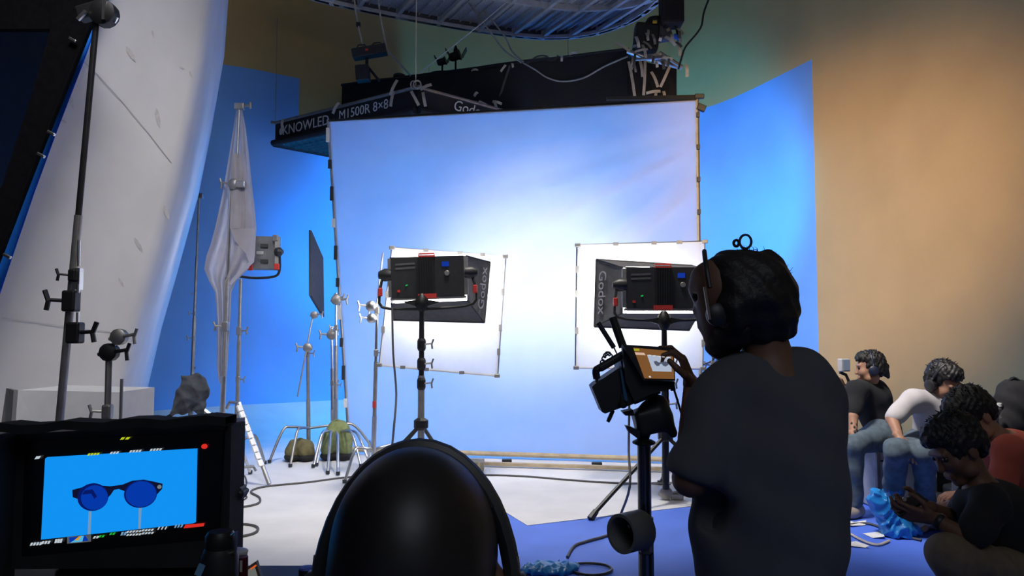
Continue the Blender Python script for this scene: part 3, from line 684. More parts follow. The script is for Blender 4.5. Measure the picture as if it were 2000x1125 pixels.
    for k in range(3):
        z = top.z-.28-.16*k
        MB().lathe(V(top.x, top.y, z), (0, 0, 1), [(.028, -.05), (.036, -.03), (.036, .03), (.028, .05)], 10).build('collar', black_metal, st)
        MB().tube([V(top.x, top.y-.01, z), V(top.x+.09, top.y-.02, z+.01)], .008, 6).build('lock_screw', steel, st)
        MB().tube([V(top.x+.09, top.y-.02, z-.035), V(top.x+.085, top.y-.02, z+.005), V(top.x+.1, top.y-.02, z+.045)], .008, 6).build('t_handle', steel, st)
    ap = P(*apex, Y-.02); ap.x = top.x
    MB().lathe(ap, (0, 0, 1), [(.03, -.05), (.06, -.03), (.06, .03), (.03, .05)], 10).build('leg_collar', black_metal, st)
    for fx in feet:
        g_ = Vector(fx); g_.z = .02
        MB().tube([ap+(g_-ap).normalized()*.04, g_], [.016, .017], 8).build('leg', black_metal, st)
        d = (ap-g_).normalized()
        MB().cyl(g_-V(0, 0, .012), g_+d*.07, .028, .022, n=8).build('rubber_foot', black_plastic, st)
        MB().cyl(V(top.x, top.y, zb_+.05), ap.lerp(g_, .62), .009, n=6).build('brace', steel, st)
    return t
gl = G(668, 996); Yl = 6.35
panel_light('LED panel light with grey softbox, left of the two, with softbox flaring right', [(763, 503), (905, 499), (907, 577), (765, 582)], [(770, 512), (957, 512), (946, 630), (768, 625)], Yl, .38, (824, 597), [gl, G(893, 938), V(P(800, 900, 6.9).x-.35, 7.0, 0)], (822, 828), .18, 1)
gr = G(1153, 1016); Yr = 6.15
panel_light('LED panel light with grey softbox, right of the two, beside the standing man', [(1224, 522), (1366, 522), (1366, 602), (1224, 602)], [(1165, 507), (1352, 519), (1346, 645), (1161, 638)], Yr, .38, (1297, 632), [gr, V(1.75, 5.75, 0), V(1.35, 6.95, 0)], (1297, 850), .12, -1)
tag(MB().tube(catmull([P(766, 600, 6.3), P(768, 690, 6.28), P(774, 770, 6.25), P(768, 850, 6.2), G(778, 905, .01)+V(0, -.5, 0), G(786, 950, .008), G(800, 960, .008)], 4), .009, 6).build('lamp_cable', cable_m, smooth=True), 'grey cable hanging from the left panel light to the floor', 'cable')
tag(MB().tube(catmull([P(1228, 690, 5.6), P(1229, 780, 5.55), P(1228, 880, 5.5), P(1230, 950, 5.3), G(1212, 1005, .01), G(1196, 1040, .01), G(1150, 1056, .01), G(1122, 1066, .01), G(1108, 1088, .01)], 4), .009, 6).build('lamp_cable', cable_m, smooth=True), 'dark cable dropping behind the camera and trailing to the blue bag', 'cable')

# ------------------------------------------------------------------ C-stands and others
def knob(mb_parent, c, s=1.0, m=steel, side=1):
    c = Vector(c)
    MB().box(c, (.05*s, .05*s, .08*s), None, .008).build('clamp', m, mb_parent)
    MB().tube([c, c+V(.08*s*side, -.02, .005)], .008*s, 6).build('lock_screw', m, mb_parent)
    MB().tube([c+V(.082*s*side, -.02, -.035*s), c+V(.075*s*side, -.02, 0), c+V(.09*s*side, -.02, .04*s)], .009*s, 6).build('t_handle', m, mb_parent)
def gobo(parent, c, s=1.0, m=steel, side=1):
    c = Vector(c)
    MB().lathe(c+V(0, .03*s, 0), (0, -1, 0), [(.03*s, 0), (.045*s, .01*s), (.045*s, .05*s), (.03*s, .06*s)], 12).build('grip_head', m, parent, smooth=True)
    MB().tube([c+V(-.05*s*side, -.01, -.01), c+V(.10*s*side, -.02, .012)], .010*s, 6).build('head_screw', m, parent)
    MB().tube([c+V(.10*s*side, -.02, -.04*s), c+V(.095*s*side, -.02, 0), c+V(.11*s*side, -.02, .045*s)], .009*s, 6).build('t_handle', m, parent)
def turtle_leg(parent, c, foot, z, m=chrome):
    c = Vector(c); f = Vector(foot); f.z = .012; d = f-c; d.z = 0
    pts = [V(c.x, c.y, z), V(c.x, c.y, z)+d*.45+V(0, 0, .03), V(c.x, c.y, z)+d*.68, V(f.x, f.y, .02)]
    MB().tube(catmull(pts, 4), .014, 8).build('leg', m, parent, smooth=True)
    MB().cyl(f, f+V(0, 0, .03), .02, n=8).build('rubber_foot', black_plastic, parent)
def stand(name, lab, top, base, segs, knobs, feet, m=chrome, zleg=.25, r=.017, group=None, side=1):
    top, base = Vector(top), Vector(base)
    t = thing(name, lab, 'stand', (base.x, base.y, 0), group)
    z0 = Vector((base.x, base.y, .08))
    for k in range(segs):
        a, b = z0.lerp(top, k/segs), z0.lerp(top, (k+1)/segs)
        MB().cyl(a, b, r*(1.25-.22*k), n=8).build('column_section', m if k % 2 == 0 else steel, t, smooth=True)
    for (px_t, sc, sd) in knobs: knob(t, z0.lerp(top, px_t), sc, steel if m is not black_metal else black_metal, sd)
    for f in feet: turtle_leg(t, z0, f, zleg, m)
    return t
# tall black stand near left
tb = P(133, 850, 3.2); tt = P(190, 20, 3.2)
ext = tb+(tb-tt).normalized()*.6
t = stand('tall_stand', 'tall black light stand rising in front of the white board', tt, V(tb.x-.09, 3.2, 0), 3, [], [V(tb.x-.6, 3.0, 0), V(tb.x+.25, 2.8, 0), V(tb.x-.05, 3.75, 0)], black_metal, .5, .016)
f = lambda x, y, d=0: P(x, y, 3.2+d)
for (x, y, s, sd) in ((143, 538, .6, -1), (139, 588, 1.0, -1), (147, 650, 1.0, 1)): knob(t, f(x, y, -.02), s*1.1, black_metal, sd)
MB().box(f(152, 545), (.03, .03, .09)).build('collar', chrome, t)
for (y0, y1) in ((555, 572), (610, 632), (470, 520)): MB().cyl(f(149-(y0-470)*.02, y0, -.02)+V(.012, 0, 0), f(149-(y1-470)*.02, y1, -.02)+V(.012, 0, 0), .006, n=6).build('bright_edge', chrome, t)
MB().lathe(f(205, 28), (0, -1, 0), [(.03, -.03), (.055, -.02), (.055, .03), (.03, .04)], 14).build('grip_head', black_metal, t, smooth=True)
MB().box(f(180, 22), (.12, .06, .06), Matrix.Rotation(-.3, 3, 'Y'), .01).build('grip_arm', black_metal, t)
MB().box(f(192, -2), (.07, .05, .05), None, .01).build('grip_block', black_metal, t)
MB().box(f(160, 30, -.04), (.014, .012, .05), Matrix.Rotation(.75, 3, 'Y')).build('chrome_pin', chrome, t)
MB().box(f(203, 18, -.04), (.012, .012, .09)).build('chrome_pin', chrome, t)
MB().tube([f(188, 40), f(225, 42), f(228, 34)], .008, 6).build('lock_screw', chrome, t)
# thin blue-lit stand
bt = P(389, 383, 8.95); bb = V(P(373, 780, 8.95).x, 8.95, 0)
t = stand('thin_stand', 'thin tall stand in blue light between white board and rag', bt, bb, 4, [(.52, .7, -1), (.60, .5, -1), (.42, .8, -1), (.3, .5, 1)], [bb+V(-.5, -.3, 0), bb+V(.5, -.2, 0), bb+V(0, .5, 0)], steel, .3, .022)
MB().box(bt, (.10, .06, .06), None, .01).build('head', steel, t)
# C-stand with hanging white rag
y0 = 6.9
rb_ = V(P(440, 760, y0).x-.03, y0, 0)
t = stand('rag_c_stand', 'chrome C-stand with long white rag, left of the side panel light', P(451, 352, y0), rb_, 3, [(.50, 1.1, -1), (.20, .9, -1)], [rb_+V(-.45, -.25, 0), rb_+V(.35, -.45, 0), rb_+V(.1, .5, 0)], chrome, .25, .02)
MB().cyl(P(468, 203, y0), P(459, 408, y0), .010, n=8).build('grip_arm', steel, t)
gobo(t, P(457, 360, y0-.02), 1.1, steel, -1); MB().box(P(470, 360, y0-.03), (.09, .05, .06), None, .01).build('grip_block', chrome, t)
MB().box(P(468, 208, y0), (.09, .05, .06), None, .008).build('clip_jaw', steel, t); MB().cyl(P(472, 207, y0), P(488, 206, y0), .012, n=6).build('clip_screw', steel, t); MB().cyl(P(489, 200, y0), P(489, 212, y0), .012, n=6).build('t_handle', steel, t)
rag_rows = [(206, 462, 472), (250, 456, 480), (300, 448, 486), (360, 438, 492), (410, 428, 498), (445, 420, 501), (475, 412, 499), (500, 403, 498), (525, 399, 485), (548, 408, 462), (570, 420, 452), (620, 424, 450), (680, 424, 446), (720, 424, 444), (748, 428, 441)]
rows = []
for k, (y, a, b) in enumerate(rag_rows):
    rows.append([P(a+(b-a)*j/20, y, y0+.05-.06*math.sin(j*.95+k*.25)*min(1, k/4)*.8+.03*math.sin(j*.4)) for j in range(21)])
rg = thing('white_rag', 'greyish white cloth hanging in folds from the C-stand', 'cloth', P(455, 560, y0+.05))
mb = MB(); mb.grid(rows); mb.build('cloth', rag_m, rg, smooth='all')
fold = [[P(a+(b-a)*j/8, y, y0-.01-.02*math.sin(j*.9)) for j in range(9)] for (y, a, b) in ((300, 452, 478), (360, 450, 486), (410, 449, 492), (438, 448, 496), (446, 448, 497))]
MB().grid(fold).build('folded_flap', rag_m, rg, smooth='all')
fold = [[P(x0_+(x1_-x0_)*j/6, y, y0-.02) for j in range(7)] for (y, x0_, x1_) in ((446, 450, 497), (470, 458, 499), (495, 480, 498), (512, 486, 496), (540, 456, 466), (556, 446, 452))]
MB().grid(fold).build('folded_flap', rag_m, rg, smooth='all')
# side panel light with red corners on a stand with a steep shiny leg
yp = 7.4
pb = V(P(463, 800, yp).x, yp, 0)
t = stand('side_light_stand', 'steel stand holding the side panel light, with steep ladder-like leg', P(470, 545, yp), pb, 3, [(.72, 1.0, 1), (.46, .8, 1)], [pb+V(-.5, -.2, 0), pb+V(.1, .55, 0)], steel, .3, .02)
a, b = P(467, 787, yp-.3), G(526, 950); b.z = .02
MB().cyl(a, b, .02, n=8).build('leg', chrome, t)
for k in range(9):
    c0_, c1_ = a.lerp(b, .03+k*.085), a.lerp(b, .03+k*.085+.068); MB().box((c0_+c1_)*.5+V(0, -.03, 0), (.05, .02, (c1_-c0_).length), (c1_-c0_).to_track_quat('Z', 'Y').to_matrix()).build('reflective_band', mat('retro_white', (.85, .85, .85), .5), t)
MB().tube([a, a+V(-.12, .1, .0), a+V(-.16, .12, -.06)], .015, 6).build('leg_bracket', steel, t)
MB().tube([P(440, 915, yp-.9), P(495, 911, yp-.7), P(500, 920, yp-.7)], .012, 6).build('leg_brace', steel, t)
lp = thing('side_panel_light', 'grey panel light with red corners seen beside the white rag', 'studio light', P(515, 500, yp))
MB().box(P(521, 495, yp), (.26, .14, .32), Matrix.Rotation(.25, 3, 'Z'), .012).build('housing', mat('grey_lamp_shell', (.16, .165, .18), .5), lp)
MB().box(P(541, 492, yp-.07), (.05, .05, .28), Matrix.Rotation(.25, 3, 'Z'), .008).build('side_rail', steel, lp)
MB().lathe(P(545, 492, yp-.1), (1, -.3, 0), [(.04, -.03), (.045, .01), (.02, .04)], 10).build('tilt_knob', black_plastic, lp)
for x, y in ((541, 521), (489, 522), (538, 465)): MB().box(P(x, y, yp-.09), (.05, .04, .06), None, .008).build('corner_guard', red_pl if y > 500 else steel, lp)
for x, y in ((516, 480), (516, 510), (508, 494)): MB().box(P(x, y, yp-.085), (.07, .02, .035), Matrix.Rotation(.25, 3, 'Z'), .004).build('control_block', black_plastic if y != 494 else chrome, lp)
MB().tube(catmull([P(546, 500, yp-.08), P(546, 528, yp-.08), P(536, 540, yp-.06), P(500, 543, yp), P(468, 540, yp)], 3), .013, 6).build('yoke', black_metal, lp)
MB().prism([P(489, 463, yp-.03)+V(-.01, 0, 0), P(489, 463, yp+.10), P(489, 528, yp+.10), P(489, 528, yp-.03)], (-.012, 0, 0)).build('led_face', emat('side_panel_glow', (1, .95, .92), 9.0), lp)
# stand with small dark flag
yf = 8.3
fb = V(P(603, 870, yf).x, yf, 0)
t = stand('flag_c_stand', 'C-stand holding small dark flag in front of blue wall', P(601, 676, yf), fb, 2, [(.93, .9, 1)], [G(526, 906), G(567, 914), fb+V(.7, .2, 0)], steel, .33, .018)
gobo(t, P(601, 679, yf-.03), 1.1, steel, -1)
MB().cyl(P(612, 612, yf), P(581, 775, yf-.1), .009, n=6).build('grip_arm', steel, t); gobo(t, P(614, 615, yf-.03), .9, steel, 1)
t = thing('small_flag', 'small dark flag panel turned nearly edge-on against bright blue wall', 'flag', P(617, 540, yf))
MB().prism([P(605, 450, yf-.25), P(628, 503, yf+.2), P(630, 619, yf+.2), P(605, 577, yf-.25)], (.015, .02, 0)).build('cloth', mat('slate_cloth', (.05, .055, .075), .9), t)
for a, b in (((605, 450, -.25), (628, 503, .2)), ((605, 577, -.25), (630, 619, .2)), ((605, 450, -.25), (605, 577, -.25)), ((628, 503, .2), (630, 619, .2))): MB().cyl(P(a[0], a[1], yf+a[2]), P(b[0], b[1], yf+b[2]), .009, n=6).build('frame_tube', black_metal, t)
# two C-stands at the silk's left edge
ys = 8.25
for (xt, yt, xb, lab, kn, ft) in ((657, 572, 656, 'chrome C-stand at left edge of silk, nearer the silk', [(.97, 1.0, 1), (.78, .8, -1), (.42, .7, 1)], [G(660, 930), G(705, 914), G(612, 915)]), (648, 640, 651, 'steel C-stand at left edge of silk, farther from silk', [(.96, .9, 1), (.55, .8, 1)], [G(560, 912)+V(.3, 0, 0), G(640, 928), G(725, 916)])):
    b = V(P(xb, 870, ys).x, ys, 0); t = stand('silk_c_stand', lab, P(xt, yt, ys), b, 3, kn, ft, chrome, .3, .019, 'C-stands at the silk')
    gobo(t, P(xt, yt+14, ys-.03), 1.2, steel, 1 if xt > 650 else -1); ys += .12
# C-stand of the left diffusion frame
yd = 7.12
b = V(P(729, 900, yd).x, yd, 0)
t = stand('frame_c_stand', 'C-stand holding the left diffusion square at its left side', P(737, 600, yd), b, 3, [(.98, .9, -1), (.72, .8, 1)], [G(673, 946), G(808, 930), b+V(-.15, .55, 0)], chrome, .28, .018)
gobo(t, P(725, 598, yd-.03), 1.1, chrome, -1); gobo(t, P(726, 622, yd-.03), 1.0, chrome, -1)
MB().box(P(731, 790, yd-.03), (.03, .02, .06)).build('red_tape', red_pl, t)
MB().cyl(P(736, 598, yd), P(748, 494, yd), .01, n=6).build('grip_arm', chrome, t)
# C-stand of the right diffusion frame (mostly hidden)
b = V(P(1392, 900, 7.0).x, 7.0, 0)
t = stand('frame_c_stand', 'C-stand holding the right diffusion square, mostly hidden by standing man', P(1392, 690, 7.0), b, 3, [(.9, .9, -1)], [b+V(-.5, -.1, 0), b+V(.4, -.3, 0), b+V(.1, .5, 0)], chrome, .28, .018)
MB().cyl(P(1392, 705, 7.0), P(1368, 715, 6.95), .01, n=6).build('grip_arm', chrome, t)
# small grip stands and their clamps beside the board
for (x, yt, yb, Y, lab, m) in ((213, 690, 870, 3.45, 'grey grip stand with two clamp heads behind the director monitor', steel), (238, 740, 860, 3.45, 'thin short grip stand just right of the two-headed one', steel)):
    b = V(P(x-3, yb, Y).x, Y, 0); t = stand('grip_stand', lab, P(x, yt, Y), b, 2, [(.8, .6, 1)] if x > 230 else [(.78, .8, -1)], [b+V(-.4, -.1, 0), b+V(.4, -.1, 0), b+V(0, .4, 0)], m, .25, .014 if x < 230 else .007)
    if x < 230:
        gobo(t, P(214, 688, Y), .9, black_metal, 1); MB().cyl(P(216, 690, Y), P(228, 660, Y), .01, n=6).build('grip_arm', steel, t); gobo(t, P(233, 658, Y-.02), .8, steel, 1)
# white box case beside the board
wb = thing('white_box', 'low white box with grey end standing below the white board', 'box', P(130, 800, 3.7))
MB().prism([P(36, 762, 3.6), P(232, 766, 3.95), P(232, 766, 3.95)*1+V(0, 0, -.95), P(20, 860, 3.55)+V(0, 0, -.6)], (.02, .35, 0)).build('front_face', mat('white_box_paint', (.75, .75, .77), .7, var=.04), wb)
MB().prism([P(36, 762, 3.6)+V(-.005, .005, 0), P(20, 758, 3.9), P(-20, 860, 3.85)+V(0, 0, -.6), P(18, 860, 3.55)+V(0, 0, -.6)], (-.02, .0, 0)).build('end_face', mat('grey_box_end', (.28, .28, .29), .7), wb)
# crumpled grey lamp cover on a stand beside the monitor
lc = thing('covered_lamp', 'small lamp wrapped in crumpled grey-blue cloth above the monitor', 'lamp', P(372, 800, 5.2))
fc_ = mat('grey_blue_cover', (.075, .085, .105), .85, var=.3, scale=20)
vol('cloth_cover', [([ell(P(377, 765, 5.2), (.105, .08, .11), None, .02), ell(P(364, 786, 5.2), (.11, .07, .065), Matrix.Rotation(-.5, 3, 'Y'), .02), ell(P(390, 758, 5.2), (.06, .06, .085), None, .02), ell(P(352, 798, 5.2), (.07, .05, .03), Matrix.Rotation(-.6, 3, 'Y'), .02), ell(P(372, 738, 5.2), (.06, .05, .025), None, .02), ell(P(390, 795, 5.2), (.05, .05, .05), None, .02)], .008, crumple(.013, 26))], fc_, lc, True)
MB().cyl(P(352, 800, 5.2), P(325, 816, 5.2), .012, n=6).build('handle', black_metal, lc)
MB().cyl(P(385, 790, 5.2), P(412, 810, 5.2), .013, n=6).build('arm', chrome, lc)
MB().cyl(P(372, 795, 5.2), V(P(372, 795, 5.2).x, 5.2, .02), .014, n=8).build('post', steel, lc)
MB().lathe(V(P(372, 795, 5.2).x, 5.2, 0.004), (0, 0, 1), [(.2, 0), (.2, .015), (.03, .03)], 16).build('foot_plate', black_metal, lc)

# ------------------------------------------------------------------ floor items
def sandbag(lab, c, w_, h_, m, dark):
    t = thing('sandbag', lab, 'sandbag', (c.x, c.y, 0.004), 'sandbags on stand legs')
    z = h_*.5
    vol('canvas_bag', [([ell(V(c.x-w_*.22, c.y, z), (w_*.30, .13, h_*.52), Matrix.Rotation(.18, 3, 'Y'), .04), ell(V(c.x+w_*.22, c.y, z), (w_*.30, .13, h_*.50), Matrix.Rotation(-.15, 3, 'Y'), .04), ell(V(c.x, c.y, h_*.85), (w_*.28, .09, h_*.18), None, .05), cut(cap(V(c.x, c.y-.16, .0), V(c.x+.01, c.y-.14, h_*.55), .018, .010, .02)), cut(rbox(V(c.x, c.y, -.1), (1, 1, .1), None, .001, .002))], .010, wrinkle(.008, 30))], m, t)
    vol('dark_base', [([ell(V(c.x-w_*.25, c.y+.0, .05), (w_*.30, .14, .05), None, .03), ell(V(c.x+w_*.25, c.y, .05), (w_*.28, .14, .05), None, .03), cut(rbox(V(c.x, c.y, -.1), (1, 1, .1), None, .001, .002))], .010)], black_cloth, t)
    MB().tube(catmull([V(c.x-w_*.2, c.y-.02, h_*.96), V(c.x, c.y-.02, h_*1.06), V(c.x+w_*.2, c.y-.02, h_*.96)], 4), .014, 6).build('strap', dark, t)
g1 = G(584, 902); sandbag('low brown canvas sandbag under the small flag stand', g1+V(0, .05, 0), .30, .22, brown_bag, brown_bag)
g1 = G(656, 900); sandbag('tall olive green canvas sandbag at left foot of the silk', g1+V(0, .05, 0), .32, .40, green_bag, green_bag)
ab = thing('wooden_crate', 'low grey wooden crate under the bottom edge of the silk', 'crate', G(914, 918))
c = G(914, 918)+V(0, -.16, 0)
MB().box(c+V(0, 0, .075), (.33, .22, .09), None, .006).build('body', mat('weathered_wood', (.25, .23, .18), .8, var=.2), ab)
MB().box(c+V(-.0, 0, .015), (.30, .2, .03)).build('skid', black_plastic, ab)
for dx in (-.12, .12): MB().box(c+V(dx, -.113, .075), (.02, .006, .09)).build('batten', wood_m, ab)
tag(MB().box((G(740, 905)+G(1310, 923))*.5+V(0, -.02, .035), ((G(740, 905)-G(1310, 923)).length, .05, .035), Matrix.Rotation(math.atan2((G(1310, 923)-G(740, 905)).y, (G(1310, 923)-G(740, 905)).x), 3, 'Z'), .004).build('wooden_batten', wood_m), 'long pale wooden batten lying along the foot of the silk', 'batten')
def floor_cable(name, lab, pts, r=.009, m=None, grp=None):
    return tag(MB().tube(catmull([G(x, y, r+.003) for x, y in pts], 5), r, 6).build(name, m or cable_m, smooth=True), lab, 'cable', grp)
floor_cable('floor_cable', 'long cable snaking from the monitor across white floor to silk', [(440, 995), (500, 985), (507, 972), (490, 960), (520, 950), (600, 942), (680, 932), (760, 930), (850, 932), (940, 928), (1020, 930), (1120, 938), (1200, 943), (1310, 945)])
floor_cable('floor_cable', 'cable loop on white floor just right of the monitor', [(440, 1025), (480, 1024), (503, 1030), (495, 1042), (450, 1052)])
floor_cable('floor_cable', 'thin crumpled cable by the monitor below the ladder-like leg', [(452, 985), (478, 975), (480, 968), (460, 962), (480, 950), (478, 930), (460, 925)], .007)
floor_cable('floor_cable', 'coiled dark cable on blue floor beside blue plastic bag', [(1100, 1118), (1115, 1104), (1145, 1100), (1180, 1103), (1195, 1112), (1180, 1121), (1150, 1123), (1122, 1117), (1112, 1106)], .008, black_plastic)
bgf = thing('blue_plastic_bag', 'flattened blue plastic bag on floor beside coiled cable', 'bag', G(1072, 1122))
c = G(1072, 1118)
vol('crumpled_film', [([ell(c+V(0, 0, .02), (.14, .10, .035), None, .02), ell(c+V(.12, .03, .02), (.06, .05, .03), None, .02), ell(c+V(-.1, -.02, .02), (.07, .06, .03), None, .02), cut(rbox(c+V(0, 0, -.098), (1, 1, .1), None, .001, .002))], .006, crumple(.012, 40))], blue_bag_m, bgf, True)
for i, (x, y) in enumerate(((1290, 1128), (1180, 1010))): pass
pipe = thing('floor_clamp', 'grip clamp lying near foot of right tripod stand', 'clamp', G(1300, 975))
gobo(pipe, G(1300, 977)+V(0, 0, .06), 1.2, steel, 1); MB().box(G(1310, 977)+V(.05, 0, .03), (.1, .06, .05), None, .01).build('jaw', steel, pipe)

# ================================================================== PEOPLE
skin_d = mat('brown_skin', (.15, .075, .045), .55, var=.10, scale=30)
skin_l = mat('tan_skin', (.36, .19, .12), .55, var=.08, scale=30)
hair_m = mat('black_hair', (.008, .007, .008), .55, var=.3, scale=60, bump=.4)
eye_m = mat('dark_eye', (.03, .02, .02), .2)
denim = mat('grey_blue_denim', (.085, .12, .155), .9, var=.25, scale=22, bump=.2)
dark_denim = mat('dark_denim', (.035, .045, .06), .9, var=.25, scale=22, bump=.2)
khaki = mat('khaki_cotton', (.16, .125, .085), .9, var=.15, scale=20, bump=.2)
shoe_m = mat('beige_shoe', (.36, .31, .27), .7, var=.2)
shoe_d = mat('dark_shoe', (.05, .05, .055), .6)
def basis(f, u):
    f = Vector(f).normalized(); u = Vector(u); u = (u-f*u.dot(f)).normalized(); r = f.cross(u)
    return Matrix(((r.x, f.x, u.x), (r.y, f.y, u.y), (r.z, f.z, u.z)))
def head_prims(c, R, s=1.0):
    L_ = lambda x, y, z: Vector(c)+R @ (Vector((x, y, z))*s)
    e = lambda x, y, z, a, b, d, k=.02: ell(L_(x, y, z), (a*s, b*s, d*s), R, k*s)
    pr = [e(0, -.014, .03, .074, .094, .085), e(0, .028, -.035, .058, .062, .088, .03), e(0, .066, -.108, .026, .022, .02, .03),
          cap(L_(0, .09, .005), L_(0, .104, -.032), .008*s, .0125*s, .014*s), cap(L_(-.036, .082, .026), L_(.036, .082, .026), .012*s, None, .015*s),
          cap(L_(-.018, .09, -.066), L_(.018, .09, -.066), .008*s, None, .008*s), cap(L_(-.014, .09, -.078), L_(.014, .09, -.078), .009*s, None, .006*s)]
    for sd in (-1, 1):
        pr += [e(sd*.038, .06, -.03, .026, .024, .026, .03), e(sd*.052, .02, -.08, .02, .03, .022, .03), e(sd*.076, -.008, -.012, .009, .02, .032, .008)]
        pr += [cut(e(sd*.032, .100, .006, .017, .013, .011, .008))]
    pr += [cut(cap(L_(-.022, .104, -.0725), L_(.022, .104, -.0725), .003*s, None, .004))]
    return pr
def eyes(c, R, s, parent):
    for sd in (-1, 1): MB().sphere(Vector(c)+R @ (Vector((sd*.032, .081, .006))*s), .0125*s, 8, 6).build('eye', eye_m, parent, smooth='all')
def hair_prims(c, R, s=1.0, th=.012, back=-.055, front=.045, low=.055):
    L_ = lambda x, y, z: Vector(c)+R @ (Vector((x, y, z))*s)
    e = lambda x, y, z, a, b, d, k=.02: ell(L_(x, y, z), (a*s, b*s, d*s), R, k*s)
    return [e(0, -.018, .036, .072+th*.6, .092+th, .085+th*1.2), e(0, -.06, -.015, .064+th*.4, .046+th*.6, .065, .03), e(0, .045, .085, .055, .035+th, .03+th, .03), cut(rbox(L_(0, front+.10, low-.14), (.15*s, .10*s, .14*s), R, .01, .02)), cut(rbox(L_(0, .0, -.10), (.2*s, .045*s, .085*s), R, .01, .02)), cut(rbox(L_(0, 0, back-.09), (.2*s, .2*s, .06*s), R, .01, .02))]
def hand_prims(wr, d, n, thumb, curl=.5, s=1.0, curls=None, tcurl=.35, spread=.06):
    wr = Vector(wr); d = Vector(d).normalized(); n = Vector(n); n = (n-d*n.dot(d)).normalized(); t = d.cross(n).normalized()
    if t.dot(Vector(thumb)) < 0: t = -t
    pr = [cap(wr-d*.03*s, wr+d*.01*s, .025*s, .024*s, .015)]
    for i, (o, L1, cu) in enumerate(((.029, .92, 0), (.010, 1.03, 0), (-.010, .97, 0), (-.028, .78, 0))):
        c_ = curl if curls is None else curls[i]
        kn = wr+d*(.088-.004*abs(i-1))*s+t*o*s
        pr.append(cap(wr+d*.012*s+t*o*.6*s, kn, .014*s, .0115*s, .012))
        a = c_*.7; p = kn
        for j, sl in enumerate((.043, .027, .021)):
            dr = d*math.cos(a)+n*math.sin(a)+t*(spread*(1.5-i))*(1 if j == 0 else .6); q = p+dr.normalized()*sl*L1*s
            pr.append(cap(p, q, (.0095-.0009*j)*s, (.0088-.0009*j)*s, .003)); p = q; a += c_
    b0 = wr+d*.022*s+t*.026*s; b1 = b0+(d*.55+t*.75+n*.25).normalized()*.042*s
    b2 = b1+(d*.85+t*(.45-tcurl*.5)+n*(.2+tcurl)).normalized()*.032*s; b3 = b2+(d*.9+t*(.25-tcurl)+n*(.15+tcurl)).normalized()*.027*s
    pr += [cap(wr+d*.012*s+t*.012*s, b0, .016*s, .015*s, .012), cap(b0, b1, .014*s, .0105*s, .008), cap(b1, b2, .0105*s, .0095*s, .003), cap(b2, b3, .0095*s, .008*s, .003)]
    return pr
def headphones(lab, c, R, s=1.0, m=None, rx=.092, tilt=0.0):
    m = m or black_plastic; c = Vector(c); R2 = R @ Matrix.Rotation(tilt, 3, 'X')
    L_ = lambda x, y, z: c+R2 @ (Vector((x, y, z))*s)
    t = thing('headphones', lab, 'headphones', c)
    arc = [L_(rx*math.sin(a), -.012, -.01+.143*math.cos(a)) for a in np.linspace(-1.5, 1.5, 21)]
    MB().tube(arc, .0085*s, 8).build('headband', m, t, smooth=True)
    MB().tube([L_(rx*.965*math.sin(a), -.012, -.012+.138*math.cos(a)) for a in np.linspace(-.9, .9, 13)], .010*s, 8).build('band_padding', black_cloth, t, smooth=True)
    for sd in (-1, 1):
        ax = R2 @ Vector((sd, 0, 0))
        MB().lathe(L_(sd*(rx-.006), -.008, -.022), ax, [(.034*s, -.006), (.038*s, 0), (.038*s, .016*s), (.026*s, .024*s)], 18).build('ear_cup', m, t, smooth=True)
        MB().lathe(L_(sd*(rx-.022), -.008, -.022), ax, [(.030*s, 0), (.036*s, .006*s), (.036*s, .016*s)], 18).build('ear_pad', black_cloth, t, smooth=True)
        MB().cyl(L_(sd*rx, -.012, .03), L_(sd*(rx+.004), -.010, -.015), .006*s, n=6).build('slider', steel, t)
    return t
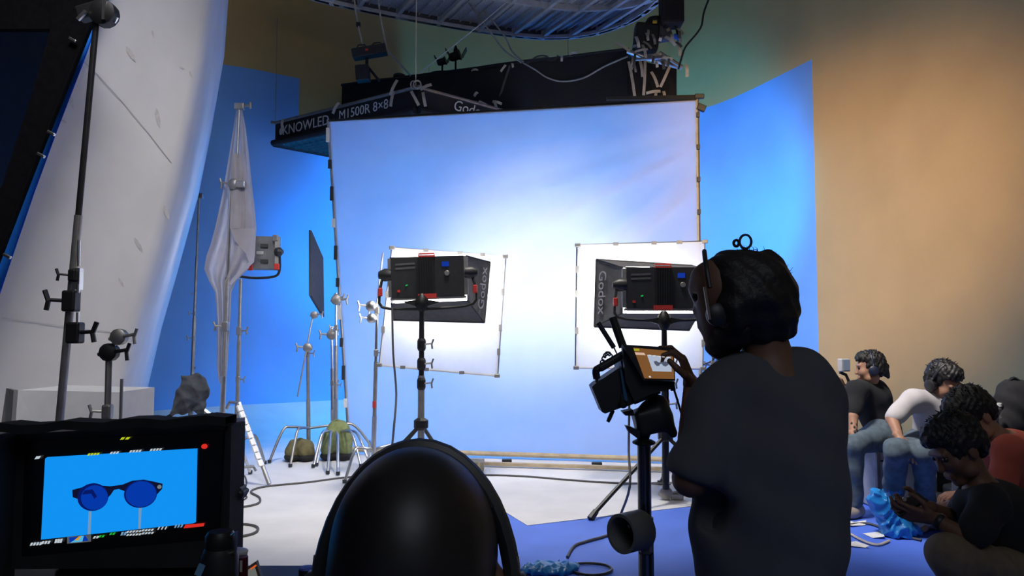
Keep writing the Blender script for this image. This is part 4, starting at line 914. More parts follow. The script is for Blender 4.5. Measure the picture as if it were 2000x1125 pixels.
def person(lab, J, facing, up, skin, shirt, pants, shoes, s=1.0, hs=1.0, hand_spec=None, hair=True, hair_kw=None, tor=1.0, belly=.13, short_sleeve=.72, ph=0.0):
    """J: world joint positions. One continuous body surface; clothes, hair, shoes as children."""
    base = V(J['pelvis'].x, J['pelvis'].y, 0)
    t = thing('person', lab, 'person', base)
    R = basis(facing, up); hc = J['head']
    sh = (J['sl']+J['sr'])*.5
    body = [cap(J['pelvis'], sh.lerp(J['pelvis'], .3), .105*s, .115*s, .05), cap(J['sl'], J['sr'], .055*s, None, .05), cap(sh.lerp(J['pelvis'], .3), sh, .115*s, .09*s, .05),
            cap(sh, hc+R @ Vector((0, -.018, -.06))*hs, .058*s, .05*s, .03)]
    for q in 'lr':
        body += [cap(J['s'+q], J['e'+q], .048*s, .038*s, .02), cap(J['e'+q], J['w'+q], .038*s, .025*s, .015), cap(J['h'+q], J['k'+q], .08*s, .055*s, .03), cap(J['k'+q], J['a'+q], .052*s, .036*s, .02), cap(J['a'+q], J['t'+q], .034*s, .026*s, .02)]
    groups = [(body, .012), (head_prims(hc, R, hs), .0055 if hs*1.0 else .006)]
    for q in 'lr':
        hsp = (hand_spec or {}).get(q)
        if hsp is None:
            d = (J['w'+q]-J['e'+q]); hsp = dict(d=d, n=(0, 0, -1) if abs(d.normalized().z) < .8 else (-1, 0, 0), thumb=(-1, 0, 0), curl=.4)
        groups.append((hand_prims(J['w'+q], hsp['d'], hsp['n'], hsp['thumb'], hsp.get('curl', .5), s*1.02), .0045))
    vol('body', groups, skin, t); eyes(hc, R, hs, t)
    up_t = sh.lerp(J['pelvis'], .25)
    shp = [cap(J['pelvis']+(sh-J['pelvis'])*.06, up_t, belly*s*tor, .142*s*tor, .06), cap(J['sl'], J['sr'], .075*s, None, .06), ell(sh.lerp(J['pelvis'], .12), (.16*s, .12*s, .12*s), None, .06)]
    for q in 'lr': shp += [cap(J['s'+q], J['s'+q].lerp(J['e'+q], short_sleeve), .07*s, .062*s, .035)]
    neck_d = (hc-sh).normalized()
    shp += [cut(cap(sh+neck_d*.075, sh+neck_d*.2, .066*s, .075*s, .01))]
    for q in 'lr':
        dd_ = (J['e'+q]-J['s'+q]).normalized(); ed = J['s'+q].lerp(J['e'+q], short_sleeve)
        shp += [cut(rbox(ed+dd_*.105, (.11, .11, .07), dd_.to_track_quat('Z', 'Y').to_matrix(), .002, .004))]
        shp += [cap(ed-dd_*.02, ed+dd_*.030, .058*s, .056*s, .02)]
    vol('t_shirt', [(shp, .011, wrinkle(.006, 24, ph))], shirt, t)
    pnt = [cap(J['hl'], J['hr'], .125*s, None, .05), cap(J['pelvis'], J['pelvis'].lerp(sh, .18), .13*s, .125*s, .05)]
    for q in 'lr': pnt += [cap(J['h'+q], J['k'+q], .10*s, .076*s, .04), cap(J['k'+q], J['k'+q].lerp(J['a'+q], .93), .075*s, .062*s, .03)]
    vol('trousers', [(pnt, .012, wrinkle(.007, 26, ph+1))], pants, t)
    for q in 'lr':
        a, b = J['a'+q], J['t'+q]; d = (b-a); d.z = 0; d.normalize(); fl = a.copy(); fl.z = .045
        vol('shoe', [([cap(fl-d*.05, fl+d*.04, .043*s, .045*s, .02), cap(fl+d*.03, fl+d*.17, .046*s, .036*s, .03), cap(fl-d*.03+V(0, 0, .03), fl+V(0, 0, .06), .04*s, .042*s, .02), cut(rbox(V(fl.x, fl.y, -.095), (.6, .6, .1), None, .001, .002))], .008)], shoes, t)
    if hair:
        kw = dict(th=.014); kw.update(hair_kw or {})
        vol('hair', [(hair_prims(hc, R, hs, **kw), .005, hairy(.004, 150, ph))], hair_m, t)
        rn = random.Random(int(ph*10)); mb = MB()
        for k in range(150):
            a, z_ = rn.uniform(0, 6.28), rn.uniform(.15, 1); rr = math.sqrt(1-z_*z_); th_ = kw['th']
            d_ = Vector((rr*math.cos(a), rr*math.sin(a), z_)); p_ = Vector((d_.x*(.070+th_*.6), -.018+d_.y*(.090+th_), .036+d_.z*(.083+th_*1.2)))
            if p_.y > .055 and p_.z < .075: continue
            q_ = p_+d_*rn.uniform(.006, .016)+Vector((rn.uniform(-.01, .01), rn.uniform(-.004, .012), rn.uniform(-.008, .004)))
            mb.tube([hc+R @ (p_*hs), hc+R @ (q_*hs)], [.004*hs, .0008*hs], 4)
        so = mb.build('hair_tufts', hair_m, t); so['kind'] = 'stuff'
    return t, R

# ---- man in white T-shirt sitting, looking down
Yw = 5.35
pw = lambda x, y, d=0: P(x, y, Yw+d)
fl_ = lambda p, z=.09: V(p.x, p.y, z)
Jw = dict(head=pw(1843, 745), pelvis=pw(1822, 870, .25), sl=pw(1882, 792, .15), sr=pw(1784, 782, .0), el=pw(1880, 860, .0), er=pw(1742, 818, -.05), wl=pw(1830, 880, -.15), wr=pw(1757, 856, -.2),
          hl=pw(1846, 872, .2), hr=pw(1800, 872, .2), kl=pw(1805, 885, -.28), kr=pw(1750, 882, -.25), al=fl_(pw(1806, 960, .08)), ar=fl_(pw(1742, 960, .15)), tl=fl_(pw(1800, 960, -.12), .04), tr=fl_(pw(1735, 960, -.05), .04))
grey_tee = mat('light_grey_cotton', (.50, .48, .50), .95, var=.06, scale=12)
tw, Rw = person('seated man in white T-shirt with headphones, elbow out, hand on knee', Jw, (.35, -.75, -.5), (0, -.3, 1), skin_l, grey_tee, denim, shoe_m, 1.05, 1.12,
                dict(r=dict(d=(.25, -.6, -.6), n=(-.2, .5, -.6), thumb=(1, -.2, 0), curl=.25), l=dict(d=(-.4, -.6, -.5), n=(0, .5, -.6), thumb=(-1, 0, 0), curl=.4)), ph=.3)
headphones('black headphones worn by the man in the white T-shirt', Jw['head'], Rw, 1.12)
# ---- man in black T-shirt with tattooed forearm, profile left
Yd = 6.0
pd_ = lambda x, y, d=0: P(x, y, Yd+d)
Jd = dict(head=pd_(1699, 718), pelvis=pd_(1726, 842, .1), sl=pd_(1672, 762, -.12), sr=pd_(1712, 760, .22), el=pd_(1666, 812, -.22), er=pd_(1690, 818, .3), wl=pd_(1667, 852, -.3), wr=pd_(1650, 760, .1),
          hl=pd_(1722, 850, -.05), hr=pd_(1728, 850, .22), kl=pd_(1664, 872, -.35), kr=pd_(1650, 868, .1), al=fl_(pd_(1668, 950, -.30)), ar=fl_(pd_(1655, 950, .05)), tl=fl_(pd_(1640, 950, -.38), .04), tr=fl_(pd_(1625, 950, 0), .04))
black_tee = mat('black_cotton', (.012, .013, .016), .95, var=.15, scale=14)
td, Rd = person('seated man in black T-shirt and grey jeans with headphones, in profile facing left', Jd, (-.95, .25, -.12), (0, 0, 1), skin_l, black_tee, denim, shoe_m, 1.0, 1.0,
                dict(l=dict(d=(.15, -.5, -.7), n=(-.4, .4, -.5), thumb=(-1, 0, 0), curl=.25), r=dict(d=(-.4, 0, .8), n=(-.8, 0, -.3), thumb=(0, -1, 0), curl=.9)), ph=1.7)
c = Jd['head']
vol('hair_bun', [([ell(c+V(.105, -.02, -.03), (.035, .04, .03), None, .02), ell(c+V(.085, -.02, -.0), (.05, .05, .05), None, .02), cap(c+V(.11, -.03, -.04), c+V(.125, -.03, -.075), .02, .012, .02)], .006, wrinkle(.004, 80))], hair_m, td)
a, b = Jd['el'], Jd['wl']
tat = mat('tattoo_ink', (.03, .03, .035), .7)
for k, (u, v) in enumerate(((.3, -.4), (.45, .5), (.58, -.2), (.7, .6), (.4, -.9), (.8, 0))):
    q = a.lerp(b, u); MB().sphere(q+V(.02*v, -.024+.006*abs(v), 0), (.011, .012, .018), 8, 5).build('tattoo', tat, td, smooth='all')
headphones('dark headphones worn by the man in black T-shirt facing left', Jd['head'], Rd, 1.0, mat('navy_plastic', (.015, .02, .05), .4))
gp = thing('phone_gimbal', 'small handheld phone rig with lit screen before the black-shirted man', 'phone rig', pd_(1652, 740, -.02))
MB().box(pd_(1648, 713), (.085, .05, .10), Matrix.Rotation(.35, 3, 'Z'), .008).build('housing', mat('grey_white_plastic', (.45, .45, .46), .5), gp)
MB().box(pd_(1654, 713, -.03), (.05, .008, .08), Matrix.Rotation(.35, 3, 'Z')).build('screen', emat('dim_screen', (.25, .3, .42), .5), gp)
MB().tube([pd_(1640, 727), pd_(1652, 732), pd_(1658, 745), pd_(1652, 762, .08)], .012, 8).build('grip', black_plastic, gp)
# ---- man in red T-shirt crouching
Yr2 = 4.0
prd = lambda x, y, d=0: P(x, y, Yr2+d)
Jr = dict(head=prd(1898, 812), pelvis=prd(2040, 985, .1), sl=prd(1972, 880, -.17), sr=prd(1962, 868, .18), el=prd(1950, 985, -.2), er=prd(1925, 960, .25), wl=prd(1893, 985, -.1), wr=prd(1880, 965, .2),
          hl=prd(2030, 990, -.05), hr=prd(2030, 990, .25), kl=prd(1920, 985, -.05), kr=prd(1915, 985, .35), al=fl_(prd(1950, 1000, .0)), ar=fl_(prd(1950, 1000, .3)), tl=fl_(prd(1890, 1000, .0), .04), tr=fl_(prd(1890, 1000, .3), .04))
red_tee = mat('faded_red_cotton', (.42, .085, .055), .95, var=.1, scale=12)
tr_, Rr = person('man in faded red T-shirt hunched over at right, looking down', Jr, (-.72, -.15, -.62), (-.5, 0, .8), skin_l, red_tee, dark_denim, shoe_d, 1.0, 1.1,
                 dict(l=dict(d=(-.9, .2, 0), n=(0, 0, -1), thumb=(0, 1, 0), curl=.6), r=dict(d=(-.9, -.2, 0), n=(0, 0, -1), thumb=(0, -1, 0), curl=.6)), hair_kw=dict(th=.02, front=.06), ph=2.6)
# ---- man in black T-shirt squatting with phone
Yb = 3.45
pb_ = lambda x, y, d=0: P(x, y, Yb+d)
Jb = dict(head=pb_(1868, 876), pelvis=pb_(2035, 1130, .12), sl=pb_(1935, 985, -.17), sr=pb_(1915, 965, .17), el=pb_(1898, 1055, -.22), er=pb_(1872, 1012, .15), wl=pb_(1822, 1012, -.12), wr=pb_(1806, 990, .02),
          hl=pb_(2020, 1135, -.03), hr=pb_(2020, 1130, .27), kl=pb_(1850, 1080, -.22), kr=pb_(1870, 1075, .32), al=fl_(pb_(1915, 1200, -.15)), ar=fl_(pb_(1925, 1200, .25)), tl=fl_(pb_(1840, 1200, -.18), .04), tr=fl_(pb_(1850, 1200, .25), .04))
charcoal_tee = mat('charcoal_cotton', (.014, .014, .015), .95, var=.15, scale=14)
tb_, Rb = person('squatting man in black T-shirt and khaki trousers using phone, lower right', Jb, (-.82, -.12, -.52), (-.4, 0, .9), skin_d, charcoal_tee, khaki, shoe_d, 1.05, 1.12,
                 dict(l=dict(d=(-.9, .25, .15), n=(.1, .6, .4), thumb=(0, .2, 1), curl=.5), r=dict(d=(-.95, -.1, .05), n=(0, -.6, .3), thumb=(0, -.1, 1), curl=.5)), hair_kw=dict(th=.024, front=.062, low=.06), ph=4.1)
ph_ = thing('smartphone', 'smartphone held in both hands by the squatting man', 'phone', pb_(1776, 982, -.06))
Rp = Matrix.Rotation(-.5, 3, 'Y') @ Matrix.Rotation(.3, 3, 'X')
MB().box(pb_(1776, 985, -.06), (.14, .07, .009), Rp, .003).build('case', black_plastic, ph_)
MB().box(pb_(1776, 985, -.06)+Rp @ V(0, 0, .006), (.13, .062, .002), Rp).build('glass', mat('phone_glass', (.02, .02, .025), .1), ph_)
MB().lathe(pb_(1766, 975, -.09), (0, -1, .2), [(.009, 0), (.009, .004)], 10).build('camera_lens', chrome, ph_)
wbnd = tag(MB().lathe(Jb['wl'].lerp(Jb['el'], .16)-((Jb['wl']-Jb['el']).normalized())*.012, (Jb['wl']-Jb['el']), [(.031, 0), (.034, .004), (.034, .02), (.031, .024)], 16).build('wristband', black_plastic, smooth=True), 'black band on the wrist of the squatting man', 'wristband')

# ---- standing cameraman
Ym = 2.05
pm = lambda x, y, d=0: P(x, y, Ym+d)
tm = thing('person', 'bearded man in dark grey T-shirt standing at the camera, seen from behind', 'person', V(pm(1505, 900).x, Ym+.03, 0))
px0 = pm(1505, 900).x
face = [ell(pm(1398, 565, .02), (.062, .075, .085), None, .03), ell(pm(1460, 575, .02), (.10, .10, .10), None, .04), cap(pm(1364, 562, .04), pm(1372, 545, .04), .022, .03, .03), cap(pm(1371, 578, .05), pm(1362, 606, .05), .008, .0125, .012),
        cap(pm(1374, 566, .0), pm(1372, 566, .09), .012, None, .015), ell(pm(1392, 622, .03), (.035, .055, .05), None, .03), ell(pm(1398, 662, .04), (.03, .035, .03), None, .03), cap(pm(1371, 626, .05), pm(1374, 630, .05), .012, None, .012), cap(pm(1372, 638, .05), pm(1375, 641, .05), .012, None, .012), cut(ell(pm(1362, 580, .015), (.012, .016, .010), None, .008)),
        ell(pm(1432, 600, -.07), (.022, .010, .034), None, .01)]
body = [cap(pm(1480, 620, .02), pm(1505, 720, .03), .058, .068, .04), cap(pm(1420, 762, .02), pm(1585, 762, .03), .055, None, .05), cap(pm(1505, 790, .03), V(px0, Ym+.05, .82), .12, .13, .05),
        cap(pm(1395, 810, -.02), pm(1348, 935, -.07), .040, .044, .02), cap(pm(1348, 935, -.07), pm(1353, 757, .15), .043, .027, .015),
        cap(pm(1605, 800, .06), pm(1612, 930, .14), .048, .042, .02), cap(pm(1612, 930, .14), pm(1480, 880, .36), .04, .028, .015)]
hips = {}
for q, dx in (('l', -.07), ('r', .08)):
    hp = V(px0+dx, Ym+.05, .80); kn = V(px0+dx*1.3, Ym+.06, .43); an = V(px0+dx*1.35, Ym+.08, .08)
    body += [cap(hp, kn, .085, .058, .04), cap(kn, an, .056, .038, .02), cap(an, an+V(-.05, .12, -.04), .034, .026, .02)]; hips[q] = (hp, kn, an)
lh = hand_prims(pm(1353, 757, .15), (-.32, .02, .95), (-.95, .15, -.2), (-.3, -1, 0), .75, 1.0, curls=(.95, .75, .7, .75), tcurl=.3)
rh = hand_prims(pm(1480, 880, .36), (-.9, .3, .1), (0, .1, -1), (0, 1, 0), .7)
vol('body', [(body, .011), (face, .006), (lh, .004), (rh, .005)], skin_d, tm)
for d in (.012, .085): MB().sphere(pm(1371, 579, d), .0115, 8, 6).build('eye', eye_m, tm, smooth='all')
vol('hair', [([ell(pm(1464, 574, .02), (.121, .118, .118), None, .03), ell(pm(1508, 618, .02), (.066, .085, .075), None, .04), ell(pm(1480, 640, .02), (.07, .08, .05), None, .03), ell(pm(1420, 520, .02), (.055, .08, .035), None, .03), ell(pm(1432, 598, -.03), (.045, .068, .075), None, .03),
               cut(ell(pm(1352, 610, .04), (.062, .09, .085), None, .02)), cap(pm(1500, 500, 0), pm(1512, 512, 0), .02, .02, .02)], .006, wrinkle(.004, 80))], hair_m, tm)
vol('beard', [([ell(pm(1408, 640, .03), (.034, .062, .05), None, .03), ell(pm(1408, 672, .04), (.034, .052, .042), None, .03), cap(pm(1402, 672, .05), pm(1416, 703, .05), .028, .008, .03), ell(pm(1440, 640, .0), (.04, .07, .05), None, .03)], .006, wrinkle(.005, 110))], hair_m, tm)
for (x, y, r) in ((1456, 472, 13.5), (1438, 475, 6)):
    MB().tube([pm(x+r*math.cos(a)*.85, y-r*math.sin(a), .01+.01*math.sin(a)) for a in np.linspace(0, 2*math.pi, 20)], .0035 if r > 8 else .004, 6).build('hair_loop', hair_m, tm, smooth='all')
rnd = random.Random(11)
mb = MB()
for k in range(46):
    a = -.2+rnd.random()*1.9; x = 1464+math.cos(a+.7)*86; y = 576-math.sin(a+.7)*86; l_ = 5+rnd.random()*10; b_ = a+.7+rnd.uniform(-1.0, 1.0)
    mb.tube([pm(x-4*math.cos(a+.7), y+4*math.sin(a+.7), .02), pm(x+.5*l_*math.cos(b_), y-.5*l_*math.sin(b_), .02), pm(x+l_*math.cos(b_+.5), y-l_*math.sin(b_+.5), .02)], [.0012, .0009, .0004], 4)
for k in range(40):
    t_ = rnd.random(); x = 1374+26*t_; y = 640+62*t_; mb.tube([pm(x+6, y-3, .05), pm(x-3-rnd.random()*3, y+4+rnd.random()*5, .05)], [.0012, .0005], 4)
o = mb.build('stray_hair', hair_m, tm); o['kind'] = 'stuff'
man_tee = mat('dark_grey_cotton', (.075, .082, .098), .95, var=.08, scale=10)
tee = [ell(pm(1500, 805, .03), (.172, .125, .15), None, .08), ell(pm(1507, 930, .03), (.196, .145, .24), None, .08), cap(V(px0+.004, Ym+.04, .98), V(px0+.0, Ym+.05, .70), .178, .186, .08), ell(pm(1512, 1060, .03), (.180, .15, .22), None, .08), cap(pm(1425, 757, .0), pm(1585, 755, .03), .052, .058, .06), cap(pm(1445, 718, .02), pm(1570, 716, .03), .03, .04, .06), cap(pm(1462, 722, .0), pm(1395, 778, -.02), .038, .062, .05), cap(pm(1560, 722, .03), pm(1604, 785, .05), .035, .055, .05),
       cap(pm(1405, 785, -.01), pm(1365, 905, -.06), .068, .071, .04), cap(pm(1605, 790, .05), pm(1606, 900, .1), .058, .06, .05), cap(pm(1365, 895, -.06), pm(1362, 915, -.065), .069, .07, .02),
       cut(rbox(pm(1345, 982, -.09), (.11, .09, .055), Matrix.Rotation(.42, 3, 'Y'), .01, .012)), cut(cap(pm(1496, 664, .02), pm(1485, 620, .02), .066, .08, .01)), cut(rbox(V(px0, Ym, .55), (.5, .5, .13), None, .002, .004))]
def tee_folds(X, Y, Z):
    zz = (1.25-Z); sd = X-px0
    dr = np.clip(zz/.5, 0, 1)
    return .010*dr*np.sin(30*(sd+.25*zz)+1.5*np.sin(6*Z))*np.clip((sd+.02)/.15, 0, 1)+.008*dr*np.sin(34*(sd-.55*zz)+.6)*np.clip((-sd)/.15, 0, 1)+.003*np.sin(40*Z+20*X)
vol('t_shirt', [(tee, .010, tee_folds)], man_tee, tm)
pnt = [cap(hips['l'][0], hips['r'][0], .10, None, .05)]
for q in 'lr': pnt += [cap(hips[q][0], hips[q][1], .098, .08, .04), cap(hips[q][1], hips[q][2]+V(0, 0, .04), .078, .066, .03)]
vol('trousers', [(pnt, .013, wrinkle(.006, 24))], dark_denim, tm)
for q in 'lr':
    fl0 = hips[q][2].copy(); fl0.z = .045; d = V(-.38, .92, 0)
    vol('shoe', [([cap(fl0-d*.05, fl0+d*.05, .045, .047, .02), cap(fl0+d*.03, fl0+d*.18, .047, .036, .03), cap(fl0, fl0+V(0, 0, .05), .045, .045, .02), cut(rbox(V(fl0.x, fl0.y, -.095), (.6, .6, .1), None, .001, .002))], .009)], shoe_d, tm)
hp = thing('headset', 'thin headset band worn by the standing bearded man', 'headphones', pm(1380, 560))
arc = [pm(1377, 496, .03+.13*math.sin(a)) for a in (0,)]
MB().tube(catmull([pm(1386, 562, -.105), pm(1379, 520, -.085), pm(1376, 494, -.02), pm(1376, 492, .04), pm(1377, 505, .11), pm(1383, 560, .15)], 4), .0065, 8).build('headband', black_plastic, hp, smooth=True)
MB().cyl(pm(1376, 560, -.108), pm(1386, 624, -.10), .004, n=8).build('slider', chrome, hp)
MB().lathe(pm(1400, 615, -.055), (0, -1, 0), [(.02, -.02), (.03, 0), (.03, .012), (.02, .02)], 16).build('ear_cup', black_plastic, hp, smooth=True)
MB().lathe(pm(1390, 600, .16), (0, 1, 0), [(.02, -.02), (.03, 0), (.03, .012), (.02, .02)], 16).build('ear_cup', black_plastic, hp, smooth=True)

# ---- seated viewer in the foreground (back of head)
Yh = .80
hc = P(815, 1146, Yh); base = V(hc.x, .72, 0)
th = thing('person', 'person with dark cropped hair and headphones, back of head in foreground', 'person', base)
Rh = basis((.03, 1, -.12), (0, .1, 1))
sh = hc+V(0, -.03, -.27)
bd = [cap(sh+V(-.17, 0, -.03), sh+V(.17, 0, -.03), .06, None, .05), cap(sh, V(hc.x, .70, .55), .11, .125, .05), cap(sh, hc+V(0, -.02, -.08), .062, .056, .04)]
for sd in (-1, 1):
    s0 = sh+V(sd*.18, 0, -.03); e0 = V(hc.x+sd*.2, .78, .66); w0 = V(hc.x+sd*.09, .98, .62); h0 = V(hc.x+sd*.09, .72, .50); k0 = V(hc.x+sd*.11, 1.12, .50); a0 = V(hc.x+sd*.11, 1.10, .09)
    bd += [cap(s0, e0, .05, .04, .02), cap(e0, w0, .04, .028, .015), cap(h0, k0, .085, .06, .03), cap(k0, a0, .055, .038, .02), cap(a0, a0+V(0, .13, -.05), .034, .026, .02)]
vol('body', [(bd, .012), (head_prims(hc, Rh, 1.10), .005)]+[(hand_prims(V(hc.x+sd*.09, .98, .62), (-sd*.3, 1, -.2), (0, 0, -1), (-sd, 0, 0), .45), .0045) for sd in (-1, 1)], skin_d, th)
eyes(hc, Rh, 1.10, th)
vol('cropped_hair', [(hair_prims(hc, Rh, 1.10, th=.006), .005)], mat('cropped_hair', (.010, .009, .010), .45, var=.2, scale=80), th)
vol('t_shirt', [([cap(sh+V(-.17, 0, -.03), sh+V(.17, 0, -.03), .078, None, .05), cap(sh+V(0, 0, -.06), V(hc.x, .70, .58), .14, .14, .06)]+[cap(sh+V(sd*.18, 0, -.03), (sh+V(sd*.18, 0, -.03)).lerp(V(hc.x+sd*.2, .78, .66), .7), .066, .066, .03) for sd in (-1, 1)]+[cut(cap(sh+V(0, 0, .07), sh+V(0, 0, .2), .07, .08, .01))], .011, wrinkle(.005, 24))], charcoal_tee, th)
vol('trousers', [([cap(V(hc.x-.09, .72, .5), V(hc.x+.09, .72, .5), .12, None, .05)]+sum([[cap(V(hc.x+sd*.09, .72, .50), V(hc.x+sd*.11, 1.12, .50), .10, .078, .04), cap(V(hc.x+sd*.11, 1.12, .50), V(hc.x+sd*.11, 1.10, .14), .076, .064, .03)] for sd in (-1, 1)], []), .013, wrinkle(.006, 24))], dark_denim, th)
for sd in (-1, 1):
    f0 = V(hc.x+sd*.11, 1.10, .045); vol('shoe', [([cap(f0-V(0, .05, 0), f0+V(0, .17, 0), .044, .036, .02), cap(f0, f0+V(0, 0, .05), .044, .044, .02), cut(rbox(V(f0.x, f0.y, -.095), (.6, .6, .1), None, .001, .002))], .009)], shoe_d, th)
headphones('black over-ear headphones on the head of the foreground viewer', hc, Rh, 1.05, None, .094, -.05)
stl = thing('stool', 'black stool under the foreground viewer', 'stool', V(hc.x, .70, 0))
MB().lathe(V(hc.x, .70, .34), (0, 0, 1), [(.16, 0), (.18, .015), (.18, .035), (.15, .045)], 20).build('seat', black_plastic, stl, smooth=True)
for a in (0.8, 2.4, 3.9, 5.5): MB().cyl(V(hc.x+.11*math.cos(a), .70+.11*math.sin(a), .34), V(hc.x+.17*math.cos(a), .70+.17*math.sin(a), .002), .013, n=8).build('leg', black_metal, stl)

# ================================================================== CINEMA CAMERA AND ITS COLUMN
cc = thing('cinema_camera', 'tilted black cinema camera with twin antennas and touch monitor', 'camera', P(1240, 790, 2.3))
k_ = lambda x, y, d=0: P(x, y, 2.3+d)
cam_m = mat('camera_body_black', (.010, .013, .018), .5, var=.2)
def slab(poly, d0, th, name, m=cam_m, parent=cc): return MB().prism([k_(x, y, d0) for x, y in poly], (0, th, 0)).build(name, m, parent)
bat = slab([(1156, 756), (1162, 750), (1208, 719), (1214, 721), (1238, 782), (1234, 789), (1182, 808), (1176, 805)], -.06, .09, 'battery')
slab([(1212, 705), (1262, 700), (1292, 748), (1284, 772), (1240, 790), (1226, 770)], -.05, .17, 'body')
slab([(1216, 676), (1234, 678), (1259, 742), (1318, 745), (1318, 758), (1270, 770), (1240, 786), (1222, 745)], -.09, .03, 'side_plate')
slab([(1211, 722), (1214, 722), (1226, 780), (1224, 784), (1219, 780)], -.075, .012, 'blue_trim', mat('blue_anodised', (.02, .10, .22), .4))
mon = slab([(1216, 673), (1316, 679), (1319, 744), (1257, 743)], -.12, .028, 'touch_monitor')
MB().prism([k_(1237, 679, -.124), k_(1314, 686, -.124), k_(1317, 740, -.124), k_(1259, 739, -.124)], (0, .004, 0)).build('screen', emat('brown_screen', (.22, .095, .03), .9), mon)
scr = lambda poly, m, nm: MB().prism([k_(x, y, -.128) for x, y in poly], (0, .003, 0)).build(nm, m, mon)
scr([(1264, 693), (1310, 697), (1312, 726), (1275, 725)], emat('screen_white', (.46, .52, .66), .9), 'screen_picture')
scr([(1240, 688), (1258, 689), (1261, 694), (1242, 693)], emat('screen_peach', (.8, .55, .42), .8), 'screen_button')
scr([(1238, 681), (1248, 681), (1249, 685), (1239, 685)], emat('screen_lime', (.45, .5, .02), .8), 'screen_button')
scr2 = lambda poly, m, nm: MB().prism([k_(x, y, -.1315) for x, y in poly], (0, .002, 0)).build(nm, m, mon)
scr2([(1277, 706), (1282, 705), (1287, 708), (1294, 707), (1300, 706), (1306, 708), (1305, 713), (1300, 716), (1295, 714), (1293, 710), (1289, 711), (1288, 714), (1283, 715), (1279, 711)], emat('screen_slate', (.10, .12, .18), .8), 'screen_glasses')
for k in range(5): scr2([(1266+k*9, 693+k), (1271+k*9, 693+k), (1272+k*9, 695+k), (1267+k*9, 695+k)], emat('screen_white2', (.8, .8, .8), .8), 'screen_tick')
scr2([(1267, 735), (1270, 734), (1272, 737), (1269, 738)], emat('screen_white2', (.8, .8, .8), .8), 'screen_tick')
# top handle with coiled cable
MB().tube(catmull([k_(1166, 740, -.03), k_(1164, 724, -.03), k_(1172, 718, -.03), k_(1196, 704, -.03), k_(1217, 692, -.03)], 3), [.011]*13, 8).build('top_handle', cam_m, cc, smooth=True)
MB().box((k_(1168, 722, -.03)+k_(1216, 694, -.03))*.5, (.078, .03, .02), Matrix.Rotation(-.53, 3, 'Y'), .006).build('handle_grip', cam_m, cc)
MB().tube([k_(1174+20*t-9*math.sin(t*2.6)*.0+3*math.cos(t*40), 712-22*math.sin(t*2.4)+3*math.sin(t*40), -.02) for t in np.linspace(0, 1.0, 70)], .0022, 5).build('coiled_cable', cam_m, cc, smooth='all')
MB().tube([k_(1166+2.5*math.cos(t*30), 728+18*t, -.035-.003*math.sin(t*30)) for t in np.linspace(0, 1, 50)], .0022, 5).build('coiled_cable', cam_m, cc, smooth='all')
for (a, b, w_) in (((1168, 630), (1199, 679), .0075), ((1196, 619), (1217, 678), .0125)):
    MB().tube([k_(*a, -.03), k_(*b, -.03)], w_, 10).build('antenna', black_plastic, cc, smooth=True)
MB().cyl(k_(1199, 679, -.03), k_(1206, 693, -.03), .0025, n=6).build('antenna_lead', steel, cc)
slab([(1213, 770), (1284, 752), (1291, 768), (1222, 795), (1214, 792)], -.07, .13, 'base_plate')
for (x, y) in ((1216, 789), (1252, 775)): MB().lathe(k_(x, y, -.07), (0, -1, 0), [(.012, 0), (.012, .012), (.008, .016)], 12).build('lock_knob', black_metal, cc)
MB().tube([k_(1197, 802, -.03), k_(1190, 818, -.04), k_(1187, 824, -.04)], [.006, .006, .005], 8).build('lock_lever', black_plastic, cc)
MB().lathe(k_(1262, 735, .12), (.25, .95, -.1), [(.05, 0), (.052, .03), (.046, .035), (.046, .10), (.055, .105), (.055, .15)], 24).build('lens', black_metal, cc, smooth=True)
slab([(1216, 805), (1236, 800), (1240, 812), (1222, 812)], -.03, .05, 'cable_plug')
for pts in ([(1302, 745), (1304, 770), (1303, 800), (1305, 840)], [(1312, 748), (1320, 772), (1330, 805), (1338, 830)]):
    MB().tube(catmull([k_(x, y, .02) for x, y in pts], 4), .0035, 6).build('cable', black_plastic, cc, smooth='all')
    MB().tube([k_(pts[0][0], pts[0][1], .02), k_(pts[0][0]+3, pts[0][1]+15, .02)], .008, 8).build('connector', black_plastic, cc)
# column
cl = thing('camera_column', 'steel column stand with black fluid head carrying the camera', 'camera stand', V(P(1258, 900, 2.3).x, 2.3, 0))
vol('fluid_head', [([rbox(k_(1268, 820, .0), (.045, .045, .038), Matrix.Rotation(-.25, 3, 'Y'), .015, .02), ell(k_(1285, 815, .0), (.045, .04, .04), None, .02), cap(k_(1300, 815, -.02), k_(1314, 846, -.03), .018, .014, .015), cap(k_(1256, 845, 0), k_(1256, 858, 0), .022, .018, .01), cap(k_(1285, 790, 0), k_(1270, 800, 0), .03, .03, .02)], .005)], cam_m, cl)
MB().prism([k_(1222, 832, -.04), k_(1230, 833, -.04), k_(1250, 842, -.04), k_(1250, 856, -.04), k_(1243, 855, -.04), k_(1228, 844, -.04)], (0, .03, 0)).build('pan_lever', cam_m, cl)
x0 = P(1258, 900, 2.3).x
MB().lathe(V(x0, 2.3, P(1258, 866, 2.3).z), (0, 0, 1), [(.02, -.006), (.034, 0), (.034, .006), (.022, .012)], 18).build('bowl_clamp', black_metal, cl)
zt_ = P(1258, 862, 2.3).z
MB().cyl(V(x0, 2.3, zt_), V(x0, 2.3, P(1258, 1010, 2.3).z), .020, n=18).build('inner_column', mat('dark_chrome', (.20, .20, .21), .22, 1.0), cl, smooth=True)
MB().cyl(V(x0+.003, 2.3, P(1258, 1080, 2.3).z), V(x0+.003, 2.3, .18), .023, n=18).build('outer_column', mat('dark_chrome', (.20, .20, .21), .22, 1.0), cl, smooth=True)
